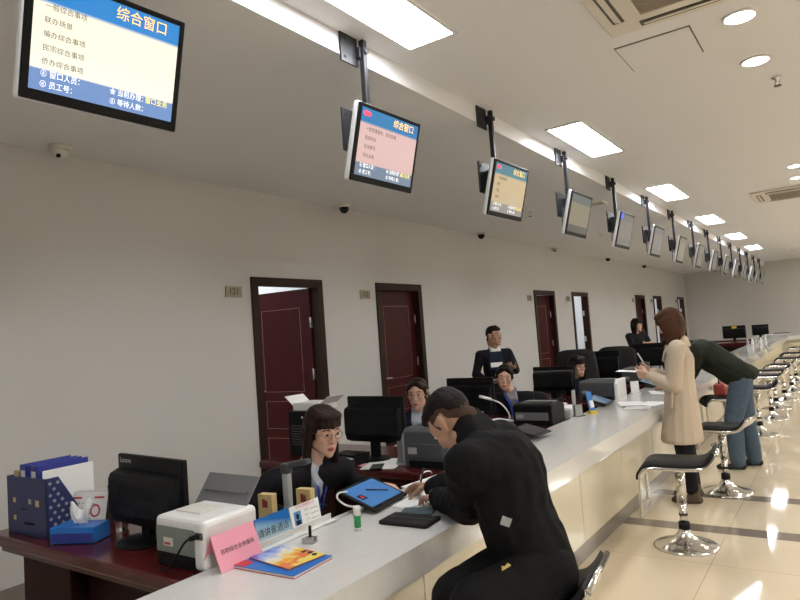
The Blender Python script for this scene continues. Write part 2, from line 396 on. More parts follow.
def dome(x, y, label, body, dark):
    o = thing('dome_camera', label, 'security camera', (x, y, ZS), 0, 'soffit dome cameras')
    MB().lathe([(.075, 0), (.075, -.018), (.06, -.028), (.02, -.03)]).build('mount', M[body], o)
    MB().lathe([(.052, -.026), (.053, -.045), (.045, -.07), (.026, -.09), (.001, -.098)]).build('dome', M[dark], o)
    MB().cyl((.02, -.02, -.07), (.044, -.04, -.084), .014).build('lens', M['black'], o)
dome(-4.39, 2.307, 'white dome camera under the nearest hanging screen', 'offwhite', 'offwhite')
dome(-4.43, 5.45, 'black-eyed dome camera on the soffit under the second screen', 'offwhite', 'black')
dome(-4.45, 8.75, 'black-eyed dome camera on the soffit beneath the third screen', 'offwhite', 'black')
dome(-4.43, 11.7, 'pale dome camera near the wall above the fourth door', 'offwhite', 'lightgrey')
dome(-4.40, 15.0, 'dark dome camera below the fifth screen, far along the soffit', 'offwhite', 'black')
dome(-4.40, 18.3, 'farthest dark dome camera, below the sixth screen', 'offwhite', 'black')
o = thing('ceiling_speaker', 'small square grille in the soffit between the fourth and fifth screens', 'vent', (-2.42, 8.01, ZS))
MB().b2((-.1, -.1, -.012), (.1, .1, 0), .003).build('frame', M['lampoff'], o)
b = MB()
for i in range(8): b.b2((-.08, -.08+i*.02, -.015), (.08, -.07+i*.02, -.012))
b.build('grille', M['grille'], o)
o = thing('smoke_detector', 'far round smoke detector on the ceiling near the end wall', 'smoke detector', (-.96, 20.4, ZC))
MB().lathe([(.09, 0), (.09, -.02), (.06, -.05), (.001, -.055)]).build('body', M['offwhite'], o)
MB().lathe([(.062, -.045), (.062, -.05), (.055, -.052)]).build('sensor_ring', M['ventdark'], o)

# ================================================================ HANGING SCREENS
def screen_mat(name, top, mid, low, foot, e, hw=.34, glow=None):
    """the picture shown on a screen: title band, body, foot band (a lit display)"""
    m = bpy.data.materials.new(name); m.use_nodes = True; nt = m.node_tree; b = nt.nodes['Principled BSDF']
    tc = nt.nodes.new('ShaderNodeTexCoord'); sp = nt.nodes.new('ShaderNodeSeparateXYZ'); nt.links.new(tc.outputs['Object'], sp.inputs[0])
    mr = nt.nodes.new('ShaderNodeMapRange'); mr.inputs[1].default_value = -hw/2; mr.inputs[2].default_value = hw/2; nt.links.new(sp.outputs[2], mr.inputs[0])
    cr = nt.nodes.new('ShaderNodeValToRGB'); cr.color_ramp.interpolation = 'LINEAR'; nt.links.new(mr.outputs[0], cr.inputs[0])
    st = [(0, foot), (.185, foot), (.20, low), (.5, mid), (.765, mid), (.80, top), (1, top)]
    el = cr.color_ramp.elements
    el[0].position = st[0][0]; el[0].color = (*st[0][1], 1); el[1].position = 1; el[1].color = (*st[-1][1], 1)
    for p, c in st[1:-1]:
        q = el.new(p); q.color = (*c, 1)
    nt.links.new(cr.outputs[0], b.inputs['Emission Color']); b.inputs['Emission Strength'].default_value = e
    b.inputs['Base Color'].default_value = (.02, .02, .02, 1); b.inputs['Roughness'].default_value = .12
    return m
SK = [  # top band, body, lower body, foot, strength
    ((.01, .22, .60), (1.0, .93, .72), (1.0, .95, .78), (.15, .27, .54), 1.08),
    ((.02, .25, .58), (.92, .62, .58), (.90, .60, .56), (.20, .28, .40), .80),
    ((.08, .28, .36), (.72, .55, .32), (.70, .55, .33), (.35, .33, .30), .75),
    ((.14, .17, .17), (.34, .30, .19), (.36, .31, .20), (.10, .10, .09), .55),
    ((.20, .20, .19), (.26, .24, .21), (.24, .22, .19), (.20, .19, .17), .5),  # from the fifth screen on, grey glow paints reflections on unlit displays
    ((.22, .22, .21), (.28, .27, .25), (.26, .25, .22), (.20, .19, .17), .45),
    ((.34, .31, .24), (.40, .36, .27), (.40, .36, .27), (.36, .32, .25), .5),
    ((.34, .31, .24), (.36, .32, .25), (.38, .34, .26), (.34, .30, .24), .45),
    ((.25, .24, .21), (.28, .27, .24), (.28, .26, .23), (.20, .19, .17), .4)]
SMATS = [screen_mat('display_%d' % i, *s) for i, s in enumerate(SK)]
M['txt_dark'] = mat('display_text_dark', (.05, .045, .04), .5, noise=0)
M['txt_title'] = mat('display_text_orange', (1.0, .62, .12), .5, noise=0, emit=1.1)
M['txt_white'] = mat('display_text_white', (.95, .95, .95), .5, noise=0, emit=1.0)
M['txt_yellow'] = mat('display_text_yellow', (1.0, .85, .10), .5, noise=0, emit=1.0)
M['txt_red'] = mat('display_text_red', (.85, .05, .10), .5, noise=0, emit=.9)
M['glare'] = mat('display_blue_corner', (.05, .08, .75), .4, noise=0, emit=1.0)  # glare on the screen, painted as a glowing blue patch
SLAB = ['nearest hanging screen, cropped by the top edge, showing a service menu on cream', 'second hanging screen, pinkish picture under a blue title band', 'third hanging screen, tan picture with a teal title band',
        'fourth hanging screen, dim olive picture', 'fifth hanging screen, grey with a bright blue spot in its upper corner', 'sixth hanging screen, grey picture, bright silver rim', 'seventh hanging screen, pale cream face seen obliquely',
        'eighth hanging screen from the camera, tan face', 'ninth hanging screen from the camera', 'tenth hanging screen from the camera, above the bending man', 'eleventh hanging screen from the camera', 'twelfth hanging screen from the camera', 'thirteenth hanging screen from the camera', 'last but one of the row of hanging screens', 'farthest of the row of hanging screens, nearest the end wall']
MENU = {0: ['一般综合事项', '联办场景', '编办综合事项', '民宗综合事项', '侨办综合事项'], 1: ['一窗受理服务，综合办理', '民政综合', '社保事项', '综合业务'], 2: ['一窗受理服务', '税务', '综合', '事项']}
CW, CH, CT = .545, .405, .042
for i in range(15):
    y = 1.19+1.52*i
    o = thing('hanging_screen', SLAB[i], 'screen', (-2.0, y, ZC), 0, 'screens hung over the counter')
    b = MB(); b.b2((-.036, -.155, -.155), (-.026, -.015, .0)); b.b2((-.03, -.03, -.11), (.0, .03, -.05), .004)
    for zz in (-.03, -.125): b.cyl((-.026, -.12, zz), (-.02, -.12, zz), .008)
    b.build('ceiling_plate', M['blackmetal'], o)
    b = MB(); b.box((0, 0, -.36), (.032, .032, .70), None, .004); b.cyl((-.02, 0, -.075), (.03, 0, -.075), .016); b.build('pole', M['blackmetal'], o)
    b = MB(); b.b2((-.062, -.15, -.63), (-.050, .10, -.40), .002); b.b2((-.055, -.03, -.60), (-.012, .03, -.45), .003)
    for zz in (-.60, -.43): b.cyl((-.05, -.12, zz), (-.042, -.12, zz), .007)
    b.build('bracket_plate', M['blackmetal'], o)
    b = MB(); b.b2((-.0, -.05, -.655), (.02, .05, -.50), .004); b.cyl((.02, -.045, -.56), (.02, .045, -.56), .016); b.build('tilt_arm', M['blackmetal'], o)
    b = MB(); b.tube(smooth_path([(-.02, -.09, -.55), (-.03, -.12, -.68), (-.02, -.14, -.77), (.0, -.10, -.80), (.0, -.05, -.74)]), .006, 6); b.build('power_cable', M['darkgrey'], o)
    rot = (Matrix.Rotation(R((-3.5, -2, -2.5, -1, -.5, 0)[i] if i < 6 else 1.2), 3, 'Z') @ Matrix.Rotation(R(15), 3, 'Y')).to_euler()
    b = MB(); b.box((-CT/2-.004, 0, 0), (CT-.006, CW, CH), None, .016, 0, 3); b.box((-CT-.006, 0, -.02), (.03, CW*.6, CH*.6), None, .01)
    cs = b.build('casing', M['silver'], o, (.072, .06 if i else .0, -.618), rot)
    b = MB(); b.box((-.004, 0, 0), (.012, CW-.012, CH-.012), None, .0055, 0, 2); b.build('bezel', M['black'], cs)
    sw, sh, zc = CW-.06, CH-.065, .006
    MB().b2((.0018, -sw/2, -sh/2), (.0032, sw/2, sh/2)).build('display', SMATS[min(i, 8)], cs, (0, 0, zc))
    X = .0042
    if i in MENU:
        L = -sw/2
        text('title_text', '综合窗口', .047 if i == 0 else .046, M['txt_title'], cs, (X, L+sw*(.52 if i == 0 else .54), zc+sh*.405), FACE_X, bold=0)
        b = MB(); b.ell((X-.001, L+.03, zc+sh*.42), (.0012, .018, .014)); b.ell((X-.001, L+.055, zc+sh*.42), (.0012, .02, .012)); b.build('emblem', M['txt_red'], cs)
        for k, t in enumerate(MENU[i]):
            text('menu_text', t, (.0215 if i == 0 else .023), M['txt_dark'], cs, (X, L+(.032 if i == 0 else .045), zc+sh*(.25 - .122*k if i == 0 else .20-.13*k)), FACE_X)
        for (t, yy, zz, m) in (('④ 窗口人员：', .03, -.345, 'txt_white'), ('⑥ 员工号：', .03, -.44, 'txt_white'), ('❀ 当前办理：', .52*sw, -.345, 'txt_white'), ('窗口业务', .78*sw, -.345, 'txt_yellow'), ('⑥ 等待人数：', .52*sw, -.44, 'txt_white')):
            text('status_text', t, .024, M[m], cs, (X, L+yy, zc+sh*zz), FACE_X, sx=.9)
    if i == 4:
        MB().b2((.0034, -sw/2, sh/2-.06), (.0046, -sw/2+.08, sh/2)).build('blue_spot', M['glare'], cs, (0, 0, zc))

# ================================================================ COUNTER
CT_Z = .76; FX = -1.36; BX = -1.92; Y0C = -1.2; Y1C = 21.3
o = thing('service_counter', 'long pale stone service counter with cream front panels running to the end wall', 'counter', (0, 0, 0))
b = MB()
def profile(): return [(BX, CT_Z), (BX, CT_Z-.05), (-1.60, CT_Z-.05), (-1.60, .56), (-1.50, .56), (-1.43, .60), (-1.43, .625), (FX+.0, .652), (FX, CT_Z)]
b.prism(profile(), 1, Y0C, Y1C)
wt = b.build('worktop', M['stone'], o)
b = MB(); b.b2((BX, Y1C, CT_Z-.11), (2.4, Y1C+.56, CT_Z), .0); b.build('end_worktop', M['stone'], o)
yy = Y0C
edges = [4.11+.945*k for k in range(-5, 19)]
for k in range(len(edges)-1):
    a, c = edges[k], min(edges[k+1], Y1C)
    if c-a < .05: continue
    MB().b2((-1.56, a+.003, .11), (-1.515, c-.003, .57), .003).build('front_panel', M['panel'], o)
for k in range(4):
    MB().b2((-1.5+.95*k, Y1C+.12, .11), (-1.5+.95*k+.944, Y1C+.16, .66), .003).build('front_panel', M['panel'], o)
MB().b2((-1.58, Y0C, 0), (-1.535, Y1C+.1, .57)).build('carcass', M['offwhite'], o)
b = MB(); b.b2((-1.535, Y0C, 0), (-1.522, Y1C+.13, .108)); b.b2((-1.52, Y1C+.13, 0), (2.3, Y1C+.145, .108)); b.build('kickplate', M['kick'], o)

# ================================================================ BAR STOOLS
def stool(x, y, rz, label, seat_z=.545):
    """origin on the floor; front of the seat looks to -X"""
    o = thing('bar_stool', label, 'stool', (x, y, 0), rz, 'chrome bar stools along the counter')
    MB().lathe([(.205, 0), (.205, .008), (.19, .018), (.13, .032), (.075, .055), (.045, .09), (.034, .115), (.0335, .12)], 40).build('base', M['chrome'], o)
    b = MB(); b.cyl((0, 0, .11), (0, 0, .30), .0245); b.cyl((0, 0, .29), (0, 0, seat_z-.03), .033, n=24); b.cyl((0, 0, seat_z-.05), (0, 0, seat_z-.02), .055, .07); p = b.build('column', M['chrome'], o)
    b = MB(); b.cyl((0, 0, .115), (0, 0, .16), .036); b.cyl((0, 0, .205), (0, 0, .22), .028); b.build('rubber_collar', M['rubber'], p)
    zz = seat_z
    path = smooth_path([(-.225, 0, zz-.075), (-.222, 0, zz-.045), (-.20, 0, zz-.015), (-.16, 0, zz), (-.05, 0, zz), (.10, 0, zz), (.17, 0, zz+.012), (.215, 0, zz+.05), (.245, 0, zz+.095)], 5)
    path = [V(p) for p in path]
    hw = .19
    def pad(off0, off1, w):
        t = MB(); n = len(path)
        P = []
        for i, p in enumerate(path):
            d = (path[min(i+1, n-1)]-path[max(i-1, 0)]).normalized(); nrm = V((-d.z, 0, d.x)); P.append((p+nrm*off0, p+nrm*off1))
        bm = t.bm; rows = []
        for a, c in P: rows.append([bm.verts.new((q.x, s*w, q.z)) for q, s in ((a, -1), (a, 1), (c, 1), (c, -1))])
        for r0, r1 in zip(rows, rows[1:]):
            for k in range(4):
                f = bm.faces.new((r0[k], r0[(k+1) % 4], r1[(k+1) % 4], r1[k])); f.smooth = k in (0, 2)
        bm.faces.new(rows[0]); bm.faces.new(rows[-1][::-1]); bmesh.ops.recalc_face_normals(bm, faces=bm.faces); return t
    pad(.004, .026, hw-.004).build('seat_pad', M['leather'], o)
    pad(-.008, .004, hw-.012).build('seat_shell', M['steel'], o)
    b = MB()
    for s in (1, -1): b.tube([(p.x, s*hw, p.z) for p in path], .012, 10)
    b.tube([(path[-1].x, t, path[-1].z) for t in (-hw, hw)], .013); b.build('seat_rim', M['chrome'], o)
    b = MB()
    x0, z0 = path[3].x+.02, zz-.01
    q_ = hw-.045
    half = smooth_path([(-.17, q_, zz-.012), (-.215, q_, zz-.03), (-.235, q_, zz-.075), (-.238, q_, zz-.30), (-.238, q_-.02, zz-.325)], 5)
    b.tube(half+[(v.x, -v.y, v.z) for v in reversed(half)], .0115)
    b.build('footrest_frame', M['chrome'], o)
    b = MB(); b.box((-.238, 0, zz-.31), (.035, 2*(hw-.04), .05), Matrix.Rotation(R(10), 3, 'Y'), .006); b.build('footrest', M['steel'], o)
    return o
stool(-1.03, 2.20, R(8), 'chrome bar stool under the seated man in black, at the bottom edge', .565)
stool(-1.005, 4.60, R(6), 'bar stool standing free in the foreground between seated man and woman in beige coat', .545)
stool(-.96, 6.10, R(-6), 'bar stool with curled seat back right behind the woman in the beige coat', .545)
stool(-1.22, 8.25, R(20), 'bar stool half hidden behind the bending man, red bag on it', .55)
for (x, y, a, l, z) in ((-.98, 9.05, 8, 'bar stool just right of the bending man, black seat, nearest of the far row', .57), (-.96, 10.4, -6, 'second bar stool beyond the bending man, dark curled seat back', .60), (-.99, 11.5, 5, 'third bar stool beyond the bending man', .58),
                      (-.95, 12.6, -8, 'fourth bar stool beyond the bending man', .58), (-.92, 13.9, 4, 'fifth bar stool beyond the bending man', .60), (-.95, 15.8, 10, 'sixth bar stool beyond the bending man, cut by the right edge', .58), (-.92, 17.6, -5, 'farthest bar stool, dark seat, near the far end of the counter', .60)):
    stool(x, y, R(a), l, z)
o = thing('handbag', 'red and black handbag on the stool behind the bending man', 'bag', (-1.26, 8.26, .578))
b = MB(); b.box((0, 0, .075), (.13, .24, .15), None, .035, 0, 3); b.build('body', M['bagred'], o)
b = MB(); b.tube(smooth_path([(0, -.09, .14), (0, -.07, .22), (0, 0, .25), (0, .07, .22), (0, .09, .14)]), .009); b.build('handle', M['leather'], o)

# ================================================================ STAFF DESKS
DT = .75
def desk(y, label, x0=-3.385, x1=-1.935, d=.70):
    o = thing('staff_desk', label, 'desk', (0, y, 0), 0, 'staff desks behind the counter')
    b = MB(); b.b2((x0, 0, DT-.05), (x1, d, DT), .012); b.b2((x0+.05, .04, DT-.085), (x1-.02, d-.02, DT-.05)); b.build('desktop', M['deskwood'], o)
    MB().b2((x0+.21, .06, 0), (x0+.62, d-.05, DT-.085), .004).build('pedestal', M['deskdark'], o)
    MB().b2((x1-.34, .06, 0), (x1-.02, d-.05, DT-.085), .004).build('pedestal', M['deskdark'], o)
    MB().b2((x0+.62, .14, .06), (x1-.34, .165, DT-.085)).build('modesty_panel', M['deskdark'], o)
    b = MB()
    for k in range(3):
        z = .08+.19*k; b.b2((x0+.23, d-.052, z), (x0+.60, d-.035, z+.175), .004)
    b.build('drawer', M['deskwood'], o)
    return o
DY = [1.36, 3.05, 4.62, 6.20, 7.77, 9.34, 18.6, 20.3]
DL = ['dark red desk at the left edge holding the blue file box', 'dark red desk between the long-haired clerk and the woman with glasses', 'dark red desk under the third clerk\'s monitor and papers', 'dark red desk in front of the hidden clerk by the grey printer',
      'dark red desk behind the small white upright sign', 'dark red desk left of the beige coat woman', 'far staff desk below the monitor with a yellow note', 'farthest staff desk at the end of the counter']
for y, l in zip(DY, DL): desk(y, l, x0=-3.0 if y == 6.20 else -3.385)

# ================================================================ DESKTOP MONITORS
def monitor(x, y, rz, label, w=.50, h=.31, z0=.085, hump=True, brand=None, zb=DT, stripe=False):
    """screen looks to +Y, so its back is towards the camera"""
    o = thing('desktop_monitor', label, 'monitor', (x, y, zb), rz, 'desktop monitors on the staff desks')
    MB().lathe([(.115, 0), (.115, .006), (.10, .014), (.03, .02)], 36).build('base', M['black'], o)
    b = MB(); b.box((0, .02, .09), (.075, .03, .17), None, .01); b.build('stand', M['black'], o)
    b = MB(); b.box((0, .045, z0+h/2), (w, .026, h), None, .007)
    if hump:
        b.prism([(.032, z0+.012), (.032, z0+h*.80), (-.012, z0+h*.74), (-.022, z0+h*.66), (-.022, z0+h*.2), (-.005, z0+.015)], 0, -w/2+.012, w/2-.012)
    ca = b.build('casing', M['black'], o)
    MB().b2((-w/2+.014, .058, z0+.022), (w/2-.014, .0595, z0+h-.014)).build('display', M['darkgrey'], o)
    b = MB()
    for k in range(14): b.b2((-w*.3+k*w*.043, -.0235, z0+h*.44), (-w*.3+k*w*.043+.006, -.0215, z0+h*.6))
    b.b2((-w*.26, -.0235, z0+.055), (-.02, -.0215, z0+.09)); b.build('rear_vents', M['rubber'], ca)
    if brand: text('brand_text', brand, .032, M['whiteshirt'], ca, (-w/2+.022, .0312, z0+h-.026), FACE_MY)
    if stripe: MB().b2((-w/2+.004, .0305, z0+h*.70), (w/2-.004, .0315, z0+h*.84)).build('grey_band', M['midgrey'], ca)
    return o
monitor(-2.50, 1.60, R(-4), 'black monitor back with maker lettering beside the blue tissue box', 5.2e-1, .30, .045, brand='Lenovo')
monitor(-2.57, 3.30, R(-2), 'black monitor seen from behind between the long-haired clerk and the clerk with glasses', .47, .30, .105)
monitor(-2.73, 4.88, R(0), 'black monitor back in front of the standing man, left of the third clerk', .46, .29, .09)
monitor(-2.58, 6.45, R(4), 'black monitor back with a grey band near the narrow red door', .44, .26, .09, stripe=True)
monitor(-2.58, 8.0, R(0), 'large black monitor back behind the grey printer, left of the far woman', .52, .33, .09)
monitor(-2.35, 9.58, R(0), 'black monitor back just left of the beige coat woman', .52, .33, .10)
monitor(-2.47, 19.2, R(0), 'far black monitor back with a yellow note stuck on it', .56, .34, .09)
MB().box((0, 0, 0), (.12, .004, .07)).build('yellow_note', M['yellow'], None)
n_ = bpy.data.objects['yellow_note']; n_.location = (-2.46, 19.2+.026, DT+.09+.29); tag(n_, 'small yellow note stuck on the back of the far monitor', 'note')
monitor(-2.0, 20.75, R(0), 'farthest small black monitor at the end of the counter', .42, .30, .09)

# ---------------------------------------------------------------- objects on the first desk
o = thing('file_box', 'navy plastic magazine file box with cut-out holes, left end of the near desk', 'file box', (-3.135, 1.495, DT), R(3))
W, D, H = .325, .145, .262
b = MB(); t = .006
b.b2((-W/2, -D/2, 0), (W/2, -D/2+t, H)); b.b2((-W/2, -D/2, 0), (W/2, D/2, t)); b.b2((-W/2, D/2-t, 0), (W/2, D/2, H*.45))
for xx in (-W/2, 0, W/2-t):
    b.prism([(-D/2, 0), (D/2, 0), (D/2, H*.45), (D/2-.085, H), (-D/2, H)], 0, xx, xx+t)
bx = b.build('box', M['blue'], o)
b = MB()
for r in range(9):
    for c in range(4):
        z = .03+r*.026; y = -D/2+.02+c*.036+(r % 2)*.018
        if z > H-.02 or y > D/2-.015 or (y > D/2-.10 and z > H*.40 + (D/2-y)*1.5): continue
        b.box((W/2, y, z), (.0022, .0125, .0125), Matrix.Rotation(R(45), 3, 'X'), 0)
b.build('perforations', M['lightgrey'], bx)
for (xx, z, s) in ((-.10, .155, .022), (-.10, .075, .02), (.09, .15, .028), (.03, .155, .022)):
    MB().b2((xx-s/2, -D/2-.0012, z-s/2), (xx+s/2, -D/2+.001, z+s/2)).build('label_hole', M['manila' if xx != .03 else 'lightgrey'], bx)
b = MB(); b.b2((-.02, -D/2-.0012, .05), (.06, -D/2+.001, .062)); b.b2((-.04, -D/2-.0012, .115), (.0, -D/2+.001, .12)); b.build('finger_slot', M['rubber'], bx)
def binder(x, w, h, m, label, lean=0, d=.24):
    o = thing('ring_binder', label, 'binder', (x, 1.522, DT+.0075), 0, 'binders in the file box')
    b = MB()
    for s in (0, w-.004): b.b2((s, -.085, 0), (s+.004, -.085+d, h), .001)
    b.b2((0, -.085, 0), (w, -.081, h), .001); b.build('cover', m, o)
    MB().b2((.006, -.078, .006), (w-.006, -.09+d, h-.012)).build('sheets', M['paper'], o)
    MB().b2((w*.2, -.0865, h*.55), (w*.8, -.0848, h*.92)).build('spine_label', M['whiteshirt'], o)
    return o
binder(-3.275, .05, .275, M['manila'], 'tan folder at the left of the navy file box', d=.15)
binder(-3.215, .062, .305, M['folderblue'], 'left blue binder standing in the navy file box')
binder(-3.115, .06, .305, M['folderblue'], 'right blue binder standing in the navy file box')
o = thing('document_folder', 'clear folder of white papers at the right of the navy file box', 'folder', (-3.03, 1.51, DT+.0075))
MB().box((0, .058, .145), (.004, .235, .275), None, .001).build('front_sheet', M['paper'], o)
MB().box((-.012, .06, .14), (.016, .225, .27), None, .001).build('sheets', M['whiteshirt'], o)

o = thing('desk_calendar', 'white tent calendar with red ring marks behind the tissue box', 'calendar', (-2.965, 1.63, DT), R(25)); o.scale = (1, .85, .97)
b = MB(); a = R(16)
b.box((0, -.035, .085), (.20, .003, .175), Matrix.Rotation(-a, 3, 'X'))
pg = b.build('page', M['paper'], o)
MB().box((0, .03, .083), (.20, .003, .175), Matrix.Rotation(a, 3, 'X')).build('stand_card', M['kick'], o)
b = MB()
for k in range(16): b.tube([(-.09+k*.012, .012*math.cos(t_), .168+.009*math.sin(t_)) for t_ in [2*PI*j/8 for j in range(9)]], .0012, 5)
b.build('ring_binding', M['steel'], o)
rm = Matrix.Rotation(-a, 3, 'X'); n = rm @ V((0, -.0022, 0))
b = MB(); cc = V((0, -.035, .085))
b.box(cc+n+rm @ V((-.055, 0, .06)), (.05, .001, .008), rm); b.build('red_heading', M['red'], pg)
MB().box(cc+n+rm @ V((.06, 0, .06)), (.05, .001, .008), rm).build('red_heading', M['red'], pg)
b = MB(); b.tube([cc+n+rm @ V((.045+.022*math.cos(t_), 0, .0+.026*math.sin(t_))) for t_ in [2*PI*j/16 for j in range(17)]], .004, 6); b.build('red_ring', M['red'], pg)
b = MB()
for r in range(5):
    for c in range(6): b.box(cc+n+rm @ V((-.08+c*.02, 0, .035-r*.024)), (.010, .001, .005), rm)
b.build('dates', M['lightgrey'], pg)

o = thing('tissue_box', 'bright blue box with a white tissue pulled up, on the near desk', 'tissue box', (-2.80, 1.49, DT), R(26))
b = MB(); b.box((0, 0, .037), (.205, .115, .066), None, .002); b.build('carton', M['boxblue'], o)
b = MB(); b.b2((-.098, -.0583, .008), (.098, -.0574, .046)); b.b2((.03, -.059, .02), (.055, -.0575, .045)); b.build('printed_band', M['folderblue'], o)
def tis(u, v):
    a = -.055+.11*u; h = .085*v*(1+.25*math.sin(u*9)+.1*math.cos(u*21))
    return V((a*(.6+.5*v), .012*math.sin(u*11+2*v)*(.4+v)+.008*math.cos(v*6), .065+h))
MB().sheet(tis, 24, 10, .001).build('tissue', M['paper'], o)

o = thing('pen_cup', 'dark pen cup with red pens and scissors beside the calendar', 'pen cup', (-2.955, 1.75, DT))
MB().lathe([(.036, 0), (.038, .09), (.034, .09), (.032, .01)]).build('cup', M['black'], o)
for k, (dx, dy, m, hh) in enumerate(((.018, 0, 'red', .15), (-.01, .014, 'pink', .14), (-.015, -.01, 'ink', .155), (.004, .02, 'red', .135))):
    p = thing('pen', ['red pen, tallest right one in the dark pen cup', 'pink pen in the dark pen cup', 'black pen in the dark pen cup', 'short red pen at the back of the dark pen cup'][k], 'pen', (-2.955+dx*.5, 1.75+dy*.5, DT+.012), 0, 'pens in the cup')
    MB().cyl((0, 0, 0), (dx*1.3, dy*1.3, hh-.02), .0042).build('barrel', M[m], p); MB().cyl((dx*1.3, dy*1.3, hh-.02), (dx*1.42, dy*1.42, hh), .0045, .003).build('cap', M['ink'], p)
sc = thing('scissors', 'red-handled scissors standing in the dark pen cup', 'scissors', (-2.973, 1.75, DT+.012), R(20))
b = MB()
for s in (1, -1): b.tube([(s*.016+.015*math.cos(t_), 0, .125+.02*math.sin(t_)) for t_ in [2*PI*j/12 for j in range(13)]], .0035, 6)
b.build('handles', M['red'], sc); MB().box((0, 0, .05), (.012, .003, .10)).build('blades', M['steel'], sc)
o = thing('glass_jar', 'small clear glass jar with steel lid right of the tissue box', 'jar', (-2.76, 1.66, DT))
MB().lathe([(.026, 0), (.028, .01), (.028, .04), (.022, .048), (.022, .05)]).build('jar', M['glass'], o)
MB().lathe([(.024, .05), (.024, .062), (.0, .063)]).build('lid', M['steel'], o)
def sheet_of_paper(x, y, z, rz, label, group, w=.21, l=.297, m='paper', n=1):
    b = MB()
    for k in range(n): b.box((random.uniform(-.006, .006), random.uniform(-.006, .006), .0006+k*.0013), (w, l, .0011), Matrix.Rotation(R(random.uniform(-5, 5)) if k else 0, 3, 'Z'))
    o = b.build('paper_sheet' if n == 1 else 'paper_stack', M[m], None, (x, y, z), (0, 0, rz)); return tag(o, label, 'paper', group)
o = thing('blue_booklet', 'bright blue booklet lying on the near desk by the monitor foot', 'booklet', (-2.63, 1.88, DT), R(15))
MB().box((0, 0, .0045), (.15, .20, .007)).build('pages', M['paper'], o); MB().box((0, 0, .009), (.154, .204, .002)).build('cover', M['boxblue'], o)
sheet_of_paper(-2.93, 1.93, DT, R(-20), 'white papers behind the pen cup on the near desk', 'loose desk papers', n=6)
sheet_of_paper(-2.33, 1.94, DT, R(25), 'white papers between the near monitor and the white printer', 'loose desk papers', n=10)

# printer 1
o = thing('laser_printer', 'white laser printer with grey-green side at the near end of the counter', 'printer', (-2.055, 1.578, DT), R(0))
w, d, h = .285, .255, .178
b = MB(); b.box((0, 0, .09), (w, d, h), None, .02, 0, 3); b.build('body', M['white'], o)
b = MB(); b.b2((-w/2+.012, -d/2-.003, .05), (w/2-.05, -d/2+.01, .145), .003); sp_ = b.build('side_panel', M['greygreen'], o)
b = MB(); b.b2((-.085, -d/2-.0042, .075), (-.03, -d/2-.0028, .105)); b.build('rating_label', M['offwhite'], sp_)
b = MB(); b.b2((-.078, -d/2-.0052, .08), (-.045, -d/2-.004, .088)); b.build('label_print', M['red'], sp_)
MB().b2((-w/2+.015, -d/2-.002, .004), (w/2-.05, -d/2+.01, .05), .002).build('lower_opening', M['black'], o)
b = MB(); b.b2((w/2-.045, -d/2-.004, .115), (w/2-.008, -d/2+.005, .14), .003); b.build('power_socket', M['darkgrey'], o)
b = MB(); b.b2((-w/2+.03, -.06, h+.0005), (w/2-.10, .05, h+.006), .004); b.build('output_tray', M['offwhite'], o)
b = MB(); rm = Matrix.Rotation(R(-38), 3, 'X')
b.box((-.03, .125, .215), (.30, .007, .145), rm, .003); b.box((-.03, .122, .218), (.25, .012, .010), rm); b.build('paper_support', M['midgrey'], o)
b = MB(); b.tube(smooth_path([(w/2-.028, -d/2-.006, .128), (w/2-.06, -d/2-.03, .115), (w/2-.10, -d/2-.045, .06), (w/2-.15, -d/2-.05, .012), (w/2-.20, -d/2-.045, .006)]), .004, 8); b.cyl((w/2-.022, -d/2-.0, .130), (w/2-.05, -d/2-.022, .122), .009); b.build('power_cable', M['black'], o)
sheet_of_paper(-2.10, 1.93, DT, R(8), 'white papers lying behind the white printer', 'loose desk papers', n=14)

# document camera + gold boxes
o = thing('document_camera', 'grey arm-shaped document camera between the white printer and the long-haired clerk', 'camera', (-1.985, 1.94, DT))
MB().box((0, 0, .011), (.10, .13, .022), None, .006).build('base', M['darkgrey'], o)
b = MB(); b.box((0, 0, .13), (.036, .026, .24), None, .006); b.build('column', M['lightgrey'], o)
MB().box((0, 0, .262), (.042, .034, .045), None, .007).build('hinge_joint', M['darkgrey'], o)
b = MB(); b.box((.055, .012, .283), (.135, .034, .024), Matrix.Rotation(R(-10), 3, 'Y'), .006); hd = b.build('arm', M['darkgrey'], o)
MB().cyl((.11, .012, .292-.012), (.108, .012, .274), .012).build('lens', M['black'], hd)
for (x, y, l) in ((-2.10, 1.93, 'tan card box left of the document camera column'), (-2.0, 2.06, 'tan card box with a red emblem right of the document camera')):
    o = thing('card_box', l, 'box', (x, y, DT), R(8), 'tan card boxes')
    MB().box((0, 0, .075), (.075, .035, .15), None, .002).build('carton', M['manila'], o)
    b = MB(); b.b2((-.014, -.0185, .095), (.014, -.0172, .125)); b.b2((-.014, -.0185, .1245), (.002, -.0172, .13)); b.build('print', M['bagred'], o)

